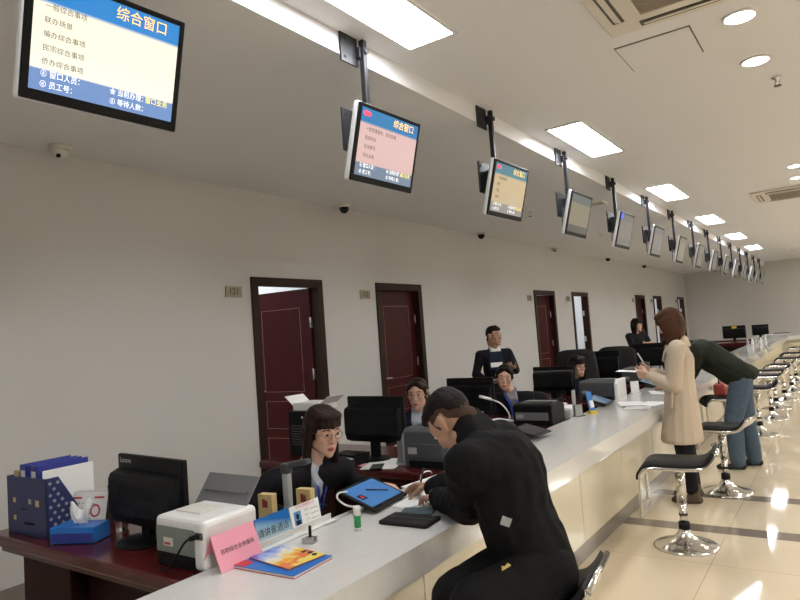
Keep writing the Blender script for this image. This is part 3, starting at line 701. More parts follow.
# ---------------------------------------------------------------- on the counter, near end
o = thing('name_plate_stand', 'clear strip holding a blue plate and a white staff card on the counter', 'sign', (-1.895, 1.87, CT_Z), R(2))
b = MB(); b.b2((-.02, -.24, 0), (.03, .24, .006), .001); b.b2((-.004, -.24, .006), (.0, .24, .03)); b.build('acrylic_rail', M['whiteshirt'], o)
def plate_mat():
    m = bpy.data.materials.new('sky_blue_print'); m.use_nodes = True; nt = m.node_tree; b = nt.nodes['Principled BSDF']
    tc = nt.nodes.new('ShaderNodeTexCoord'); sp = nt.nodes.new('ShaderNodeSeparateXYZ'); nt.links.new(tc.outputs['Generated'], sp.inputs[0])
    ad = nt.nodes.new('ShaderNodeMath'); ad.operation = 'MULTIPLY_ADD'; nt.links.new(sp.outputs[1], ad.inputs[0]); ad.inputs[1].default_value = .35; nt.links.new(sp.outputs[2], ad.inputs[2])
    cr = nt.nodes.new('ShaderNodeValToRGB'); nt.links.new(ad.outputs[0], cr.inputs[0]); e = cr.color_ramp.elements
    e[0].position = .15; e[0].color = (.58, .68, .72, 1); e[1].position = 1.2; e[1].color = (.02, .16, .48, 1); q = e.new(.75); q.color = (.30, .50, .64, 1)
    nt.links.new(cr.outputs[0], b.inputs['Base Color']); b.inputs['Roughness'].default_value = .25; return m
b = MB(); b.b2((-.002, -.19, .004), (.002, -.004, .116)); pl = b.build('blue_plate', plate_mat(), o, None, (0, R(-10), 0))
text('plate_text', '请讲普通话', .034, M['ink'], pl, (.0028, -.10, .056), FACE_X, 'CENTER')
b = MB(); b.b2((-.002, .002, .008), (.002, .180, .112)); pc = b.build('staff_card', M['paper'], o, None, (0, R(-10), 0))
b = MB(); b.b2((.0016, .004, .016), (.0026, .183, .022)); b.build('red_line', M['red'], pc)
text('card_title', '工作人员信息公示', .015, M['red'], pc, (.0028, .093, .103), FACE_X, 'CENTER')
b = MB(); b.b2((.0016, .02, .034), (.0024, .062, .088)); b.build('portrait_ground', M['cardblue'], pc)
b = MB(); b.ell((.0024, .041, .068), (.0006, .009, .012)); b.b2((.0018, .028, .034), (.0028, .054, .053)); b.build('portrait', M['navy'], pc)
for k, t_ in enumerate(('姓名', '职务', '工号')):
    text('card_text', t_, .011, M['inkgrey'], pc, (.0028, .085, .082-.02*k), FACE_X)
    b = MB(); b.b2((.0018, .118, .078-.02*k), (.0026, .168, .080-.02*k)); b.build('card_rule', M['inkgrey'], pc)
o = thing('tent_card', 'pink folded tent card at the near end of the counter', 'card', (-1.885, 1.556, CT_Z), R(2))
t_ = math.atan2(.045, .118)
b = MB(); b.prism([(-.005, .118), (.0, .121), (.048, .001), (.045, 0)], 1, -.10, .10); pf = b.build('front_leaf', M['pink'], o)
b = MB(); b.prism([(-.005, .118), (-.002, .121), (-.052, .001), (-.055, 0)], 1, -.10, .10); b.build('back_leaf', M['pink'], o)
text('card_text', '自助综合业务服务', .020, M['ink'], pf, (.0285, 0, .062), (PI/2-0, 0, PI/2), 'CENTER')
tx = bpy.data.objects['card_text.003'] if 'card_text.003' in bpy.data.objects else pf.children[0]
pf.children[0].rotation_euler = (Matrix.Rotation(-t_, 3, 'Y') @ Matrix(((0, 0, 1), (1, 0, 0), (0, 1, 0)))).to_euler(); pf.children[0].location = (.0248, 0, .062)

def cover_mat():
    m = bpy.data.materials.new('sunburst_cover_print'); m.use_nodes = True; nt = m.node_tree; b = nt.nodes['Principled BSDF']
    tc = nt.nodes.new('ShaderNodeTexCoord'); nz = nt.nodes.new('ShaderNodeTexNoise'); nz.inputs['Scale'].default_value = 5
    nt.links.new(tc.outputs['Generated'], nz.inputs['Vector'])
    sp = nt.nodes.new('ShaderNodeSeparateXYZ'); nt.links.new(tc.outputs['Generated'], sp.inputs[0])
    a = nt.nodes.new('ShaderNodeMath'); a.operation = 'MULTIPLY_ADD'; nt.links.new(nz.outputs[0], a.inputs[0]); a.inputs[1].default_value = .5
    g_ = nt.nodes.new('ShaderNodeMath'); g_.operation = 'MULTIPLY_ADD'; nt.links.new(sp.outputs[0], g_.inputs[0]); g_.inputs[1].default_value = .75
    g2 = nt.nodes.new('ShaderNodeMath'); g2.operation = 'MULTIPLY'; nt.links.new(sp.outputs[1], g2.inputs[0]); g2.inputs[1].default_value = .2; nt.links.new(g2.outputs[0], g_.inputs[2]); nt.links.new(g_.outputs[0], a.inputs[2])
    cr = nt.nodes.new('ShaderNodeValToRGB'); nt.links.new(a.outputs[0], cr.inputs[0]); e = cr.color_ramp.elements
    e[0].position = .25; e[0].color = (.10, .07, .42, 1); e[1].position = 1.25; e[1].color = (.75, .30, .08, 1)
    for p, c in ((.45, (.30, .40, .75, 1)), (.62, (.85, .80, .62, 1)), (.78, (.88, .56, .05, 1)), (.9, (.80, .16, .04, 1)), (1.02, (.90, .70, .15, 1))): q = e.new(p); q.color = c
    nt.links.new(cr.outputs[0], b.inputs['Base Color']); b.inputs['Roughness'].default_value = .25; return m
def booklet(cx, cy, z, rz, w, l, label, cov, name='booklet', th=.008, spine='red'):
    o = thing(name, label, 'booklet', (cx, cy, z), rz, 'booklets on the counter')
    MB().box((0, 0, th/2), (w-.006, l-.006, th-.003)).build('pages', M['paper'], o)
    MB().box((0, 0, th-.0008), (w, l, .0016)).build('front_cover', cov, o); MB().box((0, 0, .0008), (w, l, .0016)).build('back_cover', M[spine], o)
    return o
o = booklet(-1.705, 1.625, CT_Z, R(3), .28, .205, 'larger bright blue booklet at the bottom of the pile', M['boxblue'], th=.011)
MB().b2((-.139, -.1015, .0115), (-.09, -.05, .0122)).build('red_corner', M['red'], o)
o = booklet(-1.715, 1.655, CT_Z+.0122, R(-7), .225, .165, 'sunburst covered brochure on top of the blue booklet', cover_mat(), 'brochure', th=.005)
b = MB()
for k, (a_, c_) in enumerate(((.02, .06), (.05, .065), (.078, .06))): b.box((a_, c_, .0048), (.018, .022, .0012), Matrix.Rotation(R(20*k), 3, 'Z'))
b.build('cover_lettering', M['navy'], o)

o = thing('pen_holder', 'small silver clip base with a black stem right of the staff card', 'pen holder', (-1.775, 1.838, CT_Z), R(15))
b = MB(); b.box((0, -.014, .012), (.045, .016, .024), None, .002); b.box((0, .014, .012), (.045, .016, .024), None, .002); b.box((0, 0, .004), (.045, .04, .008)); b.build('base', M['steel'], o)
MB().tube([(0, 0, .008), (.0, .003, .03), (-.004, .012, .062)], .006).build('stem', M['black'], o)
o = thing('glue_stick', 'white-capped green glue stick standing on the counter by the tablet', 'glue stick', (-1.697, 2.038, CT_Z))
MB().cyl((0, 0, 0), (0, 0, .012), .0145).build('foot', M['white'], o); MB().cyl((0, 0, .012), (0, 0, .062), .0140).build('label', M['green'], o)
MB().lathe([(.0155, .060), (.0155, .092), (.012, .096), (.0, .0965)]).build('cap', M['white'], o)

def tablet(cx, cy, rz, label, tilt, scr, group='tablets on the counter', w=.255, l=.185, pen=False, zb=CT_Z):
    """tilted signing tablet; its screen slopes down to the customer (+X)"""
    o = thing('signing_tablet', label, 'tablet', (cx, cy, zb), rz, group)
    rm = Matrix.Rotation(tilt, 3, 'Y'); c = V((0, 0, .046))
    MB().prism([(-.05, 0), (.055, 0), (.05, .004), (-.012, .05), (-.03, .05)], 1, -.06, .06).build('stand', M['midgrey'], o)
    b = MB(); b.box((0, 0, 0), (l, w, .011), None, .004); bo = b.build('body', M['black'], o, c+V((0, 0, .006)), rm.to_euler())
    MB().b2((-l/2+.018, -w/2+.018, .0052), (l/2-.026, w/2-.018, .0062)).build('display', scr, bo)
    b = MB(); b.tube([(-.03, -.02, .011), (.035, .075, .013)], .0035, 8)
    if pen: b.build('stylus', M['ink'], bo)
    return o
tscreen = bpy.data.materials.new('tablet_display'); tscreen.use_nodes = True
bb = tscreen.node_tree.nodes['Principled BSDF']; bb.inputs['Base Color'].default_value = (.02, .05, .1, 1); bb.inputs['Roughness'].default_value = .1
bb.inputs['Emission Color'].default_value = (.06, .24, .62, 1); bb.inputs['Emission Strength'].default_value = .55
tdim = bpy.data.materials.new('tablet_display_dim'); tdim.use_nodes = True
bb = tdim.node_tree.nodes['Principled BSDF']; bb.inputs['Base Color'].default_value = (.03, .035, .045, 1); bb.inputs['Roughness'].default_value = .15
tsky = bpy.data.materials.new('tablet_display_pale'); tsky.use_nodes = True
bb = tsky.node_tree.nodes['Principled BSDF']; bb.inputs['Base Color'].default_value = (.05, .07, .1, 1); bb.inputs['Roughness'].default_value = .12
bb.inputs['Emission Color'].default_value = (.16, .27, .42, 1); bb.inputs['Emission Strength'].default_value = .5
o = tablet(-1.875, 2.375, R(6), 'blue-screened signing tablet with a stylus on it, between clerk and seated man', R(20), tscreen, w=.30, l=.215, pen=True)
bo = [c for c in o.children if c.name.startswith('body')][0]
b = MB(); b.b2((-.02, -.115, .0056), (.02, -.075, .0068)); b.build('picture', M['navy'], bo)
b = MB(); b.b2((-.012, -.105, .006), (.012, -.085, .0074)); b.build('picture_detail', M['red'], bo)
b = MB(); b.tube(smooth_path([(-.06, -.12, .085), (-.085, -.155, .085), (-.075, -.175, .065), (-.03, -.175, .04), (.01, -.15, .03), (.03, -.13, .02)]), .0045, 8); b.build('charging_cable', M['cable'], o)
tablet(-1.87, 4.20, R(0), 'dark signing tablet beside the gooseneck lamp, beyond the seated man', R(14), tdim, w=.26, l=.20)
tablet(-1.93, 5.93, R(3), 'pale-screened signing tablet in front of the white papers', R(18), tsky, w=.28, l=.2)
tablet(-1.87, 7.55, R(0), 'signing tablet half hidden by the beige coat woman\'s sleeve', R(18), tsky, w=.28, l=.2)
o = MB(); o.tube(smooth_path([(-1.905, 4.09, CT_Z+.03), (-1.95, 4.0, CT_Z+.02), (-1.99, 3.96, CT_Z+.012), (-1.99, 3.90, CT_Z-.03), (-1.99, 3.88, .72)]), .004, 8)
o = o.build('charging_cable', M['cable'], None); tag(o, 'white cable running off the dark tablet beyond the seated man', 'cable')
b = MB(); b.tube(smooth_path([(-1.90, 1.98, CT_Z+.003), (-1.86, 2.06, CT_Z+.003), (-1.88, 2.16, CT_Z+.003), (-1.885, 2.25, CT_Z+.003)]), .0022, 6)
tag(b.build('thin_cable', M['lightgrey'], None), 'thin grey cable on the counter left of the blue tablet', 'cable')

o = thing('wallet', 'black flat document pouch on the counter by the man\'s arm', 'pouch', (-1.555, 2.205, CT_Z), R(4))
b = MB(); b.box((0, 0, .009), (.225, .135, .018), None, .006); b.build('body', M['leather'], o)
b = MB(); b.box((0, 0, .0186), (.215, .006, .0022)); b.cyl((.09, .04, .018), (.09, .04, .0205), .006); b.build('zip', M['darkgrey'], o)
o = thing('phone', 'dark teal notebook lying under the man\'s wrist', 'notebook', (-1.60, 2.335, CT_Z), R(20)); o.name = 'notebook'
MB().box((0, 0, .004), (.14, .10, .007), None, .0015).build('pages', M['midgrey'], o); MB().box((0, 0, .0085), (.144, .104, .0018)).build('cover', mat('teal_cover', (.05, .085, .095), .5), o)
sheet_of_paper(-1.765, 2.545, CT_Z, R(-12), 'white form the seated man is writing on', 'papers on the counter', .21, .297, n=2)
sheet_of_paper(-1.87, 2.90, CT_Z, R(-4), 'white sheets on the counter just left of the seated man\'s elbow', 'papers on the counter', .10, .42, n=3)
b = MB(); b.tube(smooth_path([(-1.96, 3.02, CT_Z+.004), (-1.93, 2.95, CT_Z+.03), (-1.87, 2.80, CT_Z+.055), (-1.80, 2.67, CT_Z+.05), (-1.765, 2.63, CT_Z+.003)]), .004, 8)
tag(b.build('pen_tether', M['cable'], None), 'white pen cord curving from the grey printer to the writing hand', 'cord')

# ---------------------------------------------------------------- second desk
def flat_printer(x, y, rz, label, w=.34, d=.26, h=.20, face='lightgrey', body='darkgrey', side=None, z=DT):
    o = thing('document_printer', label, 'printer', (x, y, z), rz, 'dark printers on the staff desks')
    b = MB(); b.prism([(-d/2, 0), (d/2, 0), (d/2, h*.85), (d/2-.05, h), (-d/2+.03, h), (-d/2, h*.92)], 0, -w/2, w/2, 0, .008); b.build('body', M[body], o)
    b = MB(); b.b2((-w/2+.02, -d/2-.003, h*.25), (w/2-.03, -d/2+.01, h*.62), .004); f = b.build('front_panel', M[face], o)
    b = MB(); b.b2((-w/2+.03, -d/2-.0045, h*.36), (-w/2+.09, -d/2-.0025, h*.52)); b.build('rating_label', M['lightgrey'], f)
    b = MB(); b.b2((-w/2+.03, -d/2-.001, .006), (w/2-.03, -d/2+.01, h*.2)); b.build('paper_slot', M['black'], o)
    b = MB(); b.box((0, .05, h+.003), (w*.8, .1, .008), None, .003); b.build('lid', M['midgrey'], o)
    if side:
        b = MB(); b.prism([(-d/2-.01, 0), (d/2+.0, 0), (d/2, h+.01), (-d/2+.04, h+.012), (-d/2-.01, h-.03)], 0, w/2-.004, w/2+.036, 0, .01); b.build('side_cheek', M[side], o)
    return o
flat_printer(-2.085, 3.30, R(3), 'grey printer with pale left flank right of the clerk with glasses', .29, .30, .235, face='darkgrey')
o = thing('paper_tray', 'pale grey slanted tray leaning left of the grey printer on the second desk', 'tray', (-2.275, 3.21, DT))
b = MB(); b.prism([(-.045, 0), (.03, 0), (.05, .18), (.02, .20)], 1, -.03, .10, 0, .006); b.build('tray', M['lightgrey'], o)
b = MB(); b.b2((-.02, -.034, .02), (.015, -.028, .15)); b.build('groove', M['midgrey'], o)
for (x, y, z, rz, l, g, w, h, m, n) in ((-2.42, 3.20, DT, 20, 'white open documents in front of the monitor on the second desk', 'loose desk papers', .21, .297, 'paper', 5),
        (-2.56, 3.16, DT, -15, 'pink paper on the front edge of the second desk', 'loose desk papers', .16, .09, 'pink', 1)):
    sheet_of_paper(x, y, z, R(rz), l, g, w, h, m, n)
o = thing('phone', 'dark phone by the pink paper on the second desk', 'phone', (-2.40, 3.10, DT), R(30))
MB().box((0, 0, .005), (.075, .15, .009), None, .003).build('body', M['black'], o); MB().box((0, 0, .0098), (.066, .135, .0012)).build('display', M['darkgrey'], o)
o = thing('desk_shelf_box', 'low black desk organiser under the second monitor', 'organiser', (-2.66, 3.16, DT), R(-2)); o.name = 'desk_organiser'
b = MB()
for z in (0, .03, .06): b.b2((-.10, -.055, z), (.10, .08, z+.005))
for x in (-.10, .095): b.b2((x, -.055, 0), (x+.005, .08, .065))
b.build('trays', M['black'], o); MB().b2((-.07, -.05, .036), (.07, .06, .046)).build('papers', M['whiteshirt'], o)
o = thing('spray_bottle', 'small white bottle left of the second monitor', 'bottle', (-2.87, 3.22, DT))
MB().lathe([(.028, 0), (.03, .01), (.03, .09), (.014, .11), (.012, .125)]).build('body', M['white'], o); MB().lathe([(.014, .122), (.014, .145), (.0, .146)]).build('cap', M['lightgrey'], o)
o = thing('computer_tower', 'black computer tower behind the long-haired clerk\'s head', 'computer', (-3.20, 3.36, DT))
MB().box((0, .04, .155), (.18, .28, .31), None, .008).build('case', M['black'], o)
b = MB()
for k in range(8): b.b2((-.06, -.1015, .08+k*.018), (.06, -.0985, .086+k*.018))
b.build('front_vents', M['darkgrey'], o); MB().cyl((.05, -.103, .27), (.05, -.099, .27), .008).build('power_button', M['steel'], o)
o = thing('open_carton', 'white open carton with flaps on the black computer tower', 'box', (-3.17, 3.42, DT+.31))
b = MB(); b.b2((-.12, -.10, 0), (.12, .10, .05)); b.build('body', M['paper'], o)
for s_, a_ in ((-1, 40), (1, -35)): MB().box((s_*.165, 0, .065), (.10, .19, .003), Matrix.Rotation(R(a_), 3, 'Y')).build('flap', M['paper'], o)

# ---------------------------------------------------------------- third and later desks
o = thing('desk_lamp', 'silver gooseneck microphone lamp bending left over the third desk', 'lamp', (-2.265, 4.685, DT), 0)
MB().lathe([(.05, 0), (.05, .012), (.03, .022), (.012, .026)]).build('base', M['midgrey'], o)
b = MB(); b.tube(smooth_path([(0, 0, .02), (.005, -.0, .07), (.0, -.01, .12), (-.035, -.06, .195), (-.085, -.14, .24)], 8), .006, 10); b.build('gooseneck', M['silver'], o)
b = MB(); b.tube([(-.08, -.13, .236), (-.135, -.215, .27)], .011, 12); b.build('lamp_head', M['white'], o)
sheet_of_paper(-2.50, 4.80, DT, R(12), 'heap of white papers left of the third printer', 'loose desk papers', n=16)
sheet_of_paper(-2.47, 4.76, DT+.0215, R(-28), 'rumpled white sheets on top of the paper heap on the third desk', 'loose desk papers', n=8)
flat_printer(-2.10, 4.90, R(0), 'black printer with a grey back panel on the third desk', .33, .28, .17, face='midgrey', body='black')
sheet_of_paper(-2.13, 5.21, DT, R(15), 'tall pile of white documents behind the black printer', 'loose desk papers', w=.36, l=.24, n=70)
sheet_of_paper(-2.16, 5.22, DT+.0935, R(-12), 'rumpled white sheets topping the tall pile behind the black printer', 'loose desk papers', n=14)
o = thing('card_stand', 'clear upright card holder on the counter between black printer and blue stand', 'card holder', (-1.895, 5.25, CT_Z), R(70))
b = MB(); b.b2((-.05, -.03, 0), (.05, .03, .004)); b.b2((-.05, -.004, .004), (.05, -.001, .10)); b.b2((-.05, .004, .004), (.05, .007, .10)); b.build('acrylic_body', M['glass'], o)
MB().b2((-.044, -.0005, .005), (.044, .0035, .096)).build('card', M['paper'], o)
MB().b2((-.05, .012, .004), (-.01, .02, .22)).build('tall_slip', M['lightgrey'], o)
o = thing('leaflet_stand', 'small blue and yellow stand on the counter in front of the pale tablet', 'stand', (-1.84, 5.42, CT_Z), R(60))
MB().box((0, 0, .011), (.07, .055, .022), None, .006).build('base', M['yellow'], o)
b = MB(); b.box((0, .012, .10), (.058, .006, .17), Matrix.Rotation(R(-12), 3, 'X'), .002); bl = b.build('blue_board', mat('stand_blue', (.05, .21, .52), .4), o)
b = MB(); b.box((0, -.004, .08), (.04, .004, .06), Matrix.Rotation(R(-12), 3, 'X')); b.build('leaflet', M['paper'], o)
flat_printer(-2.10, 6.52, R(0), 'grey printer with a white cheek behind the pale tablet', .36, .28, .195, face='darkgrey', side='white')
flat_printer(-2.11, 8.08, R(0), 'dark printer left of the beige coat woman\'s hands', .36, .28, .195, face='darkgrey')
for k, (x, y, a, n_) in enumerate(((-1.56, 5.80, 8, 3), (-1.50, 6.02, -14, 3), (-1.66, 5.98, 20, 2))):
    sheet_of_paper(x, y, CT_Z+.0045*k, R(a), ['lowest white papers spread on the counter before the beige coat woman', 'white papers fanned right, under the beige coat woman\'s cuff', 'uppermost slanted white sheet before the beige coat woman'][k], 'papers on the counter', n=n_)
o = thing('small_sign', 'small white upright sign on the counter left of the beige coat woman', 'sign', (-1.88, 6.95, CT_Z), R(30))
MB().box((0, 0, .004), (.10, .06, .008), None, .002).build('base', M['white'], o); MB().box((0, .0, .065), (.085, .006, .12), Matrix.Rotation(R(-8), 3, 'X'), .002).build('board', M['paper'], o)
sheet_of_paper(-1.62, 6.95, CT_Z, R(20), 'white papers on the counter behind the beige coat woman\'s sleeve', 'papers on the counter', n=8)
o = thing('desk_phone', 'dark desk phone with raised silver handset by the sixth desk', 'phone', (-2.12, 8.36, DT), R(10)); o.name = 'pen_stand'
o['label'] = 'black stand with a white pen angled up, left of the beige coat woman\'s collar'; o['category'] = 'pen holder'
MB().box((0, 0, .12), (.12, .10, .24), None, .01).build('base', M['darkgrey'], o); MB().cyl((0, 0, .22), (-.07, .0, .36), .010).build('pen', M['silver'], o)
# far end
for k, (x, y) in enumerate(((-1.84, 16.3), (-1.80, 16.8), (-1.83, 17.6), (-1.66, 17.1), (-1.70, 18.0), (-1.72, 18.9), (-1.86, 18.4))):
    o = thing('water_bottle', 'small clear white-capped bottle among those on the far end of the counter', 'bottle', (x, y, CT_Z), 0, 'small bottles at the far end of the counter')
    MB().lathe([(.028, 0), (.030, .01), (.030, .09), (.014, .12), (.013, .13)], 20).build('bottle', M['offwhite' if k % 2 else 'lightgrey'], o); MB().lathe([(.016, .128), (.016, .150), (.0, .151)], 16).build('cap', M['white'], o)
sheet_of_paper(-1.58, 20.2, CT_Z, R(10), 'thick white paper pile near the end wall end of the counter', 'papers on the counter', w=.46, l=.70, n=80)
o = thing('clipboard', 'dark folder lying on the farthest paper pile on the counter', 'folder', (-1.46, 20.45, CT_Z+.1052), R(-12)); o.name = 'dark_folder'
MB().box((0, 0, .012), (.34, .24, .02), None, .004).build('cover', M['black'], o); MB().box((0, 0, .0225), (.32, .01, .002)).build('clip', M['darkgrey'], o)

# office chairs
def office_chair(x, y, rz, label, top=1.02, w=.48):
    """faces local -Y"""
    o = thing('office_chair', label, 'chair', (x, y, 0), rz, 'black office chairs of the staff')
    for k in range(5):
        a = 2*PI*k/5+.3; c, s = math.cos(a), math.sin(a); b = MB()
        b.tube([(0, 0, .10), (.16*c, .16*s, .085), (.27*c, .27*s, .062)], .016, 8); b.build('leg', M['blackmetal'], o)
        MB().cyl((.27*c-.012*s, .27*s+.012*c, .028), (.27*c+.012*s, .27*s-.012*c, .028), .028, n=14).build('castor', M['rubber'], o)
    MB().cyl((0, 0, .08), (0, 0, .40), .025).build('gas_lift', M['blackmetal'], o)
    MB().box((0, 0, .43), (w, .46, .07), None, .03, 0, 3).build('seat', M['leather'], o)
    def bk(u, v): return V(((u-.5)*w*(.86+.14*math.sin(v*PI)), .235+.05*v-.04*math.cos((u-.5)*PI), .50+(top-.50)*v-.05*(2*u-1)**4*v))
    MB().sheet(bk, 12, 12, .045).build('backrest', M['leather'], o)
    MB().tube([(0, .05, .39), (0, .26, .40), (0, .30, .55)], .02, 8).build('back_support', M['blackmetal'], o)
    for s in (1, -1):
        b = MB(); b.tube([(s*w*.48, .06, .43), (s*(w*.5+.03), .05, .56), (s*(w*.5+.03), -.12, .64)], .014, 8); b.box((s*(w*.5+.03), -.05, .655), (.055, .25, .03), None, .012); b.build('armrest', M['black'], o)
    return o
office_chair(-2.50, 2.28, R(96), 'black office chair of the long-haired clerk, mostly hidden', .80)
office_chair(-2.76, 4.36, R(12), 'black office chair of the clerk with glasses', .90)
office_chair(-2.70, 5.86, R(10), 'black office chair of the third clerk', .88)
office_chair(-2.66, 7.42, R(20), 'rounded black chair back behind the hidden clerk by the red door', 1.22, .50)
office_chair(-2.72, 9.05, R(0), 'wide black chair back with a bluish top before the far woman', 1.17, .56)

# ================================================================ PEOPLE
def sph_pts(n=10, m=6):
    out = [V((0, 0, 1)), V((0, 0, -1))]
    for j in range(1, m):
        p = PI*j/m
        for i in range(n): out.append(V((math.sin(p)*math.cos(2*PI*i/n), math.sin(p)*math.sin(2*PI*i/n), math.cos(p))))
    return out
SP = sph_pts(14, 8)
I3 = Matrix.Identity(3)
def hull(bm0, ells):
    t = bmesh.new()
    for c, r, m in ells:
        r = V((r, r, r)) if isinstance(r, (int, float)) else V(r)
        for p in SP: t.verts.new(V(c)+m @ V((p.x*r.x, p.y*r.y, p.z*r.z)))
    res = bmesh.ops.convex_hull(t, input=t.verts[:])
    dead = [g for g in res['geom_interior'] if isinstance(g, bmesh.types.BMVert)] + [g for g in res['geom_unused'] if isinstance(g, bmesh.types.BMVert)]
    if dead: bmesh.ops.delete(t, geom=list(set(dead)), context='VERTS')
    me = bpy.data.meshes.new('t'); t.to_mesh(me); t.free(); bm0.from_mesh(me); bpy.data.meshes.remove(me)
class Blob:
    """hulls of ellipsoids fused into one continuous surface"""
    def __init__(s, org): s.bm = bmesh.new(); s.o = V(org)
    def e(s, c, r, m=I3): hull(s.bm, [(V(c)-s.o, r, m)]); return s
    def h(s, *ells): hull(s.bm, [(V(e[0])-s.o, e[1], e[2] if len(e) > 2 else I3) for e in ells]); return s
    def limb(s, pts, rs):
        for i in range(len(pts)-1): s.h((pts[i], rs[i]), (pts[i+1], rs[i+1]))
        return s
    def build(s, name, mats, parent, vox=.006, smooth=4, matfn=None, fold=None, cut=None):
        me = bpy.data.meshes.new(name); s.bm.to_mesh(me); s.bm.free()
        o = bpy.data.objects.new(name, me); C.objects.link(o)
        r = o.modifiers.new('r', 'REMESH'); r.mode = 'VOXEL'; r.voxel_size = vox; r.use_smooth_shade = True
        if smooth:
            q = o.modifiers.new('s', 'SMOOTH'); q.factor = .5; q.iterations = smooth
        dg = bpy.context.evaluated_depsgraph_get()
        m2 = bpy.data.meshes.new_from_object(o.evaluated_get(dg)); bpy.data.objects.remove(o); bpy.data.meshes.remove(me)
        m2.name = name; m2.materials.clear()
        for m in (mats if isinstance(mats, (list, tuple)) else [mats]): m2.materials.append(m)
        if fold:
            from mathutils import noise as NZ
            ns = [v.normal.copy() for v in m2.vertices]
            for v, n in zip(m2.vertices, ns): v.co += n*fold(v.co+s.o)
        if cut:
            b = bmesh.new(); b.from_mesh(m2)
            bmesh.ops.bisect_plane(b, geom=b.verts[:]+b.edges[:]+b.faces[:], plane_co=V((0, 0, cut))-s.o, plane_no=(0, 0, 1), clear_inner=True); b.to_mesh(m2); b.free()
        for p in m2.polygons:
            p.use_smooth = True
            if matfn: p.material_index = matfn(p.center+s.o)
        return link(name, m2, parent)
from mathutils import noise as NZ
def folds(amp, sx, sy, sz):
    def f(p): return amp*NZ.fractal(V((p.x*sx, p.y*sy, p.z*sz)), .9, 2.0, 2)
    return f
def frame(fwd, up):
    """columns: forward, left, up"""
    u = V(up).normalized(); f = V(fwd); f = (f-u*f.dot(u)).normalized(); l = u.cross(f)
    return Matrix((f, l, u)).transposed()
def hand_prims(B, wrist, d, palm_n, thumb, curl, sc=1.0, spread=.10, thumb_in=.35):
    """d: wrist to knuckles; palm_n: out of the palm; thumb: towards the thumb side"""
    d = V(d).normalized(); n = V(palm_n); n = (n-d*n.dot(d)).normalized(); t = V(thumb); t = (t-d*t.dot(d)-n*t.dot(n)).normalized(); w = V(wrist)
    K = [w+d*.086*sc+t*x*sc for x in (.031, .0105, -.0105, -.030)]
    B.h((w+t*.015*sc, .0155*sc), (w-t*.015*sc, .0150*sc), (w+d*.05*sc+t*.03*sc, .0125*sc), (w+d*.05*sc-t*.03*sc, .0115*sc), *[(k, .0105*sc) for k in K])
    L = (.074, .082, .076, .060); cs = curl if isinstance(curl, (list, tuple)) else [curl]*4
    for i in range(4):
        p = K[i]; a = 0.0; dd = (d+t*(spread*(1.5-i)/1.5)).normalized(); r0 = .0088*sc; pts = [p-dd*.02*sc, p]; rs = [r0, r0]
        for fr_, ca, rr in ((.45, .75, .0082), (.31, 1.0, .0076), (.24, .7, .0066)):
            a += cs[i]*ca; q = p+(dd*math.cos(a)+n*math.sin(a))*L[i]*sc*fr_; pts.append(q); rs.append(rr*sc); p = q
        B.limb(pts, rs)
    b0 = w+d*.022*sc+t*.022*sc; td = (d*.62+t*(.72-.5*thumb_in)+n*thumb_in).normalized()
    b1 = b0+td*.042*sc; t2 = (td+d*.35+n*.25*thumb_in-t*.25*thumb_in).normalized(); b2 = b1+t2*.032*sc; b3 = b2+(t2+n*.2*thumb_in).normalized()*.024*sc
    B.limb([b0, b1, b2, b3], [.0145*sc, .0108*sc, .0095*sc, .0078*sc])
def head_prims(B, hc, F, sc=1.0, fem=True):
    P = lambda f, l, u: V(hc)+F @ (V((f, l, u))*sc)
    S = lambda *r: tuple(x*sc for x in r)
    B.e(P(-.012, 0, .032), S(.096, .077, .088), F)
    B.h((P(.036, 0, .02), S(.056, .066, .060), F), (P(.040, 0, -.045), S(.046, .052, .045), F))
    jw = .047 if fem else .053
    B.h((P(.012, jw, -.058), S(.022, .016, .024), F), (P(.012, -jw, -.058), S(.022, .016, .024), F), (P(.076, 0, -.100), S(.019, .021 if fem else .026, .016), F), (P(.05, 0, -.05), S(.04, .044, .04), F))
    B.h((P(.084, 0, .022), S(.010, .007, .012), F), (P(.102, 0, -.024), S(.011, .009, .009), F)); B.h((P(.090, .011, -.030), S(.010, .007, .007), F), (P(.090, -.011, -.030), S(.010, .007, .007), F), (P(.101, 0, -.027), S(.009, .009, .008), F))
    for s in (1, -1):
        B.h((P(.083, s*.016, .035), S(.009, .012, .007), F), (P(.066, s*.046, .032), S(.010, .013, .008), F))
        B.e(P(.060, s*.038, -.022), S(.025, .025, .025), F); B.h((P(.050, s*.038, -.030), S(.026, .022, .022), F), (P(.040, s*.038, -.066), S(.026, .018, .020), F), (P(.066, s*.020, -.085), S(.018, .018, .016), F))
        B.e(P(.079, s*.031, .010), S(.011, .014, .008), F)
        B.h((P(-.006, s*.083, .016), S(.018, .0085, .017), F), (P(.004, s*.076, -.026), S(.010, .007, .012), F)); B.h((P(-.012, s*.089, .018), S(.013, .006, .013), F), (P(-.004, s*.078, .0), S(.012, .008, .02), F))
    B.h((P(.087, .015, -.064), S(.009, .008, .007), F), (P(.087, -.015, -.064), S(.009, .008, .007), F), (P(.095, 0, -.063), S(.008, .012, .010), F))
def face_mats(hc, F, sc=1.0, lips=True, extra=None):
    Fi = F.transposed(); hc = V(hc)
    def f(p):
        q = (Fi @ (p-hc))/sc
        if q.x > .05:
            for s in (1, -1):
                ex, ez = (q.y-s*.031)/.0145, (q.z-.009)/.0062
                if ex*ex+ez*ez < 1: return 2 if abs(q.y-s*.031) < .0075 else 3
                if abs(q.y-s*.034) < .019 and abs(q.z-.0345+((abs(q.y)-.030)/.019)**2*.004) < .0036: return 4
            if q.x > .075 and (q.y/.021)**2+((q.z+.064)/.0095)**2 < 1: return 1
        if extra: return extra(q)
        return 0
    return f
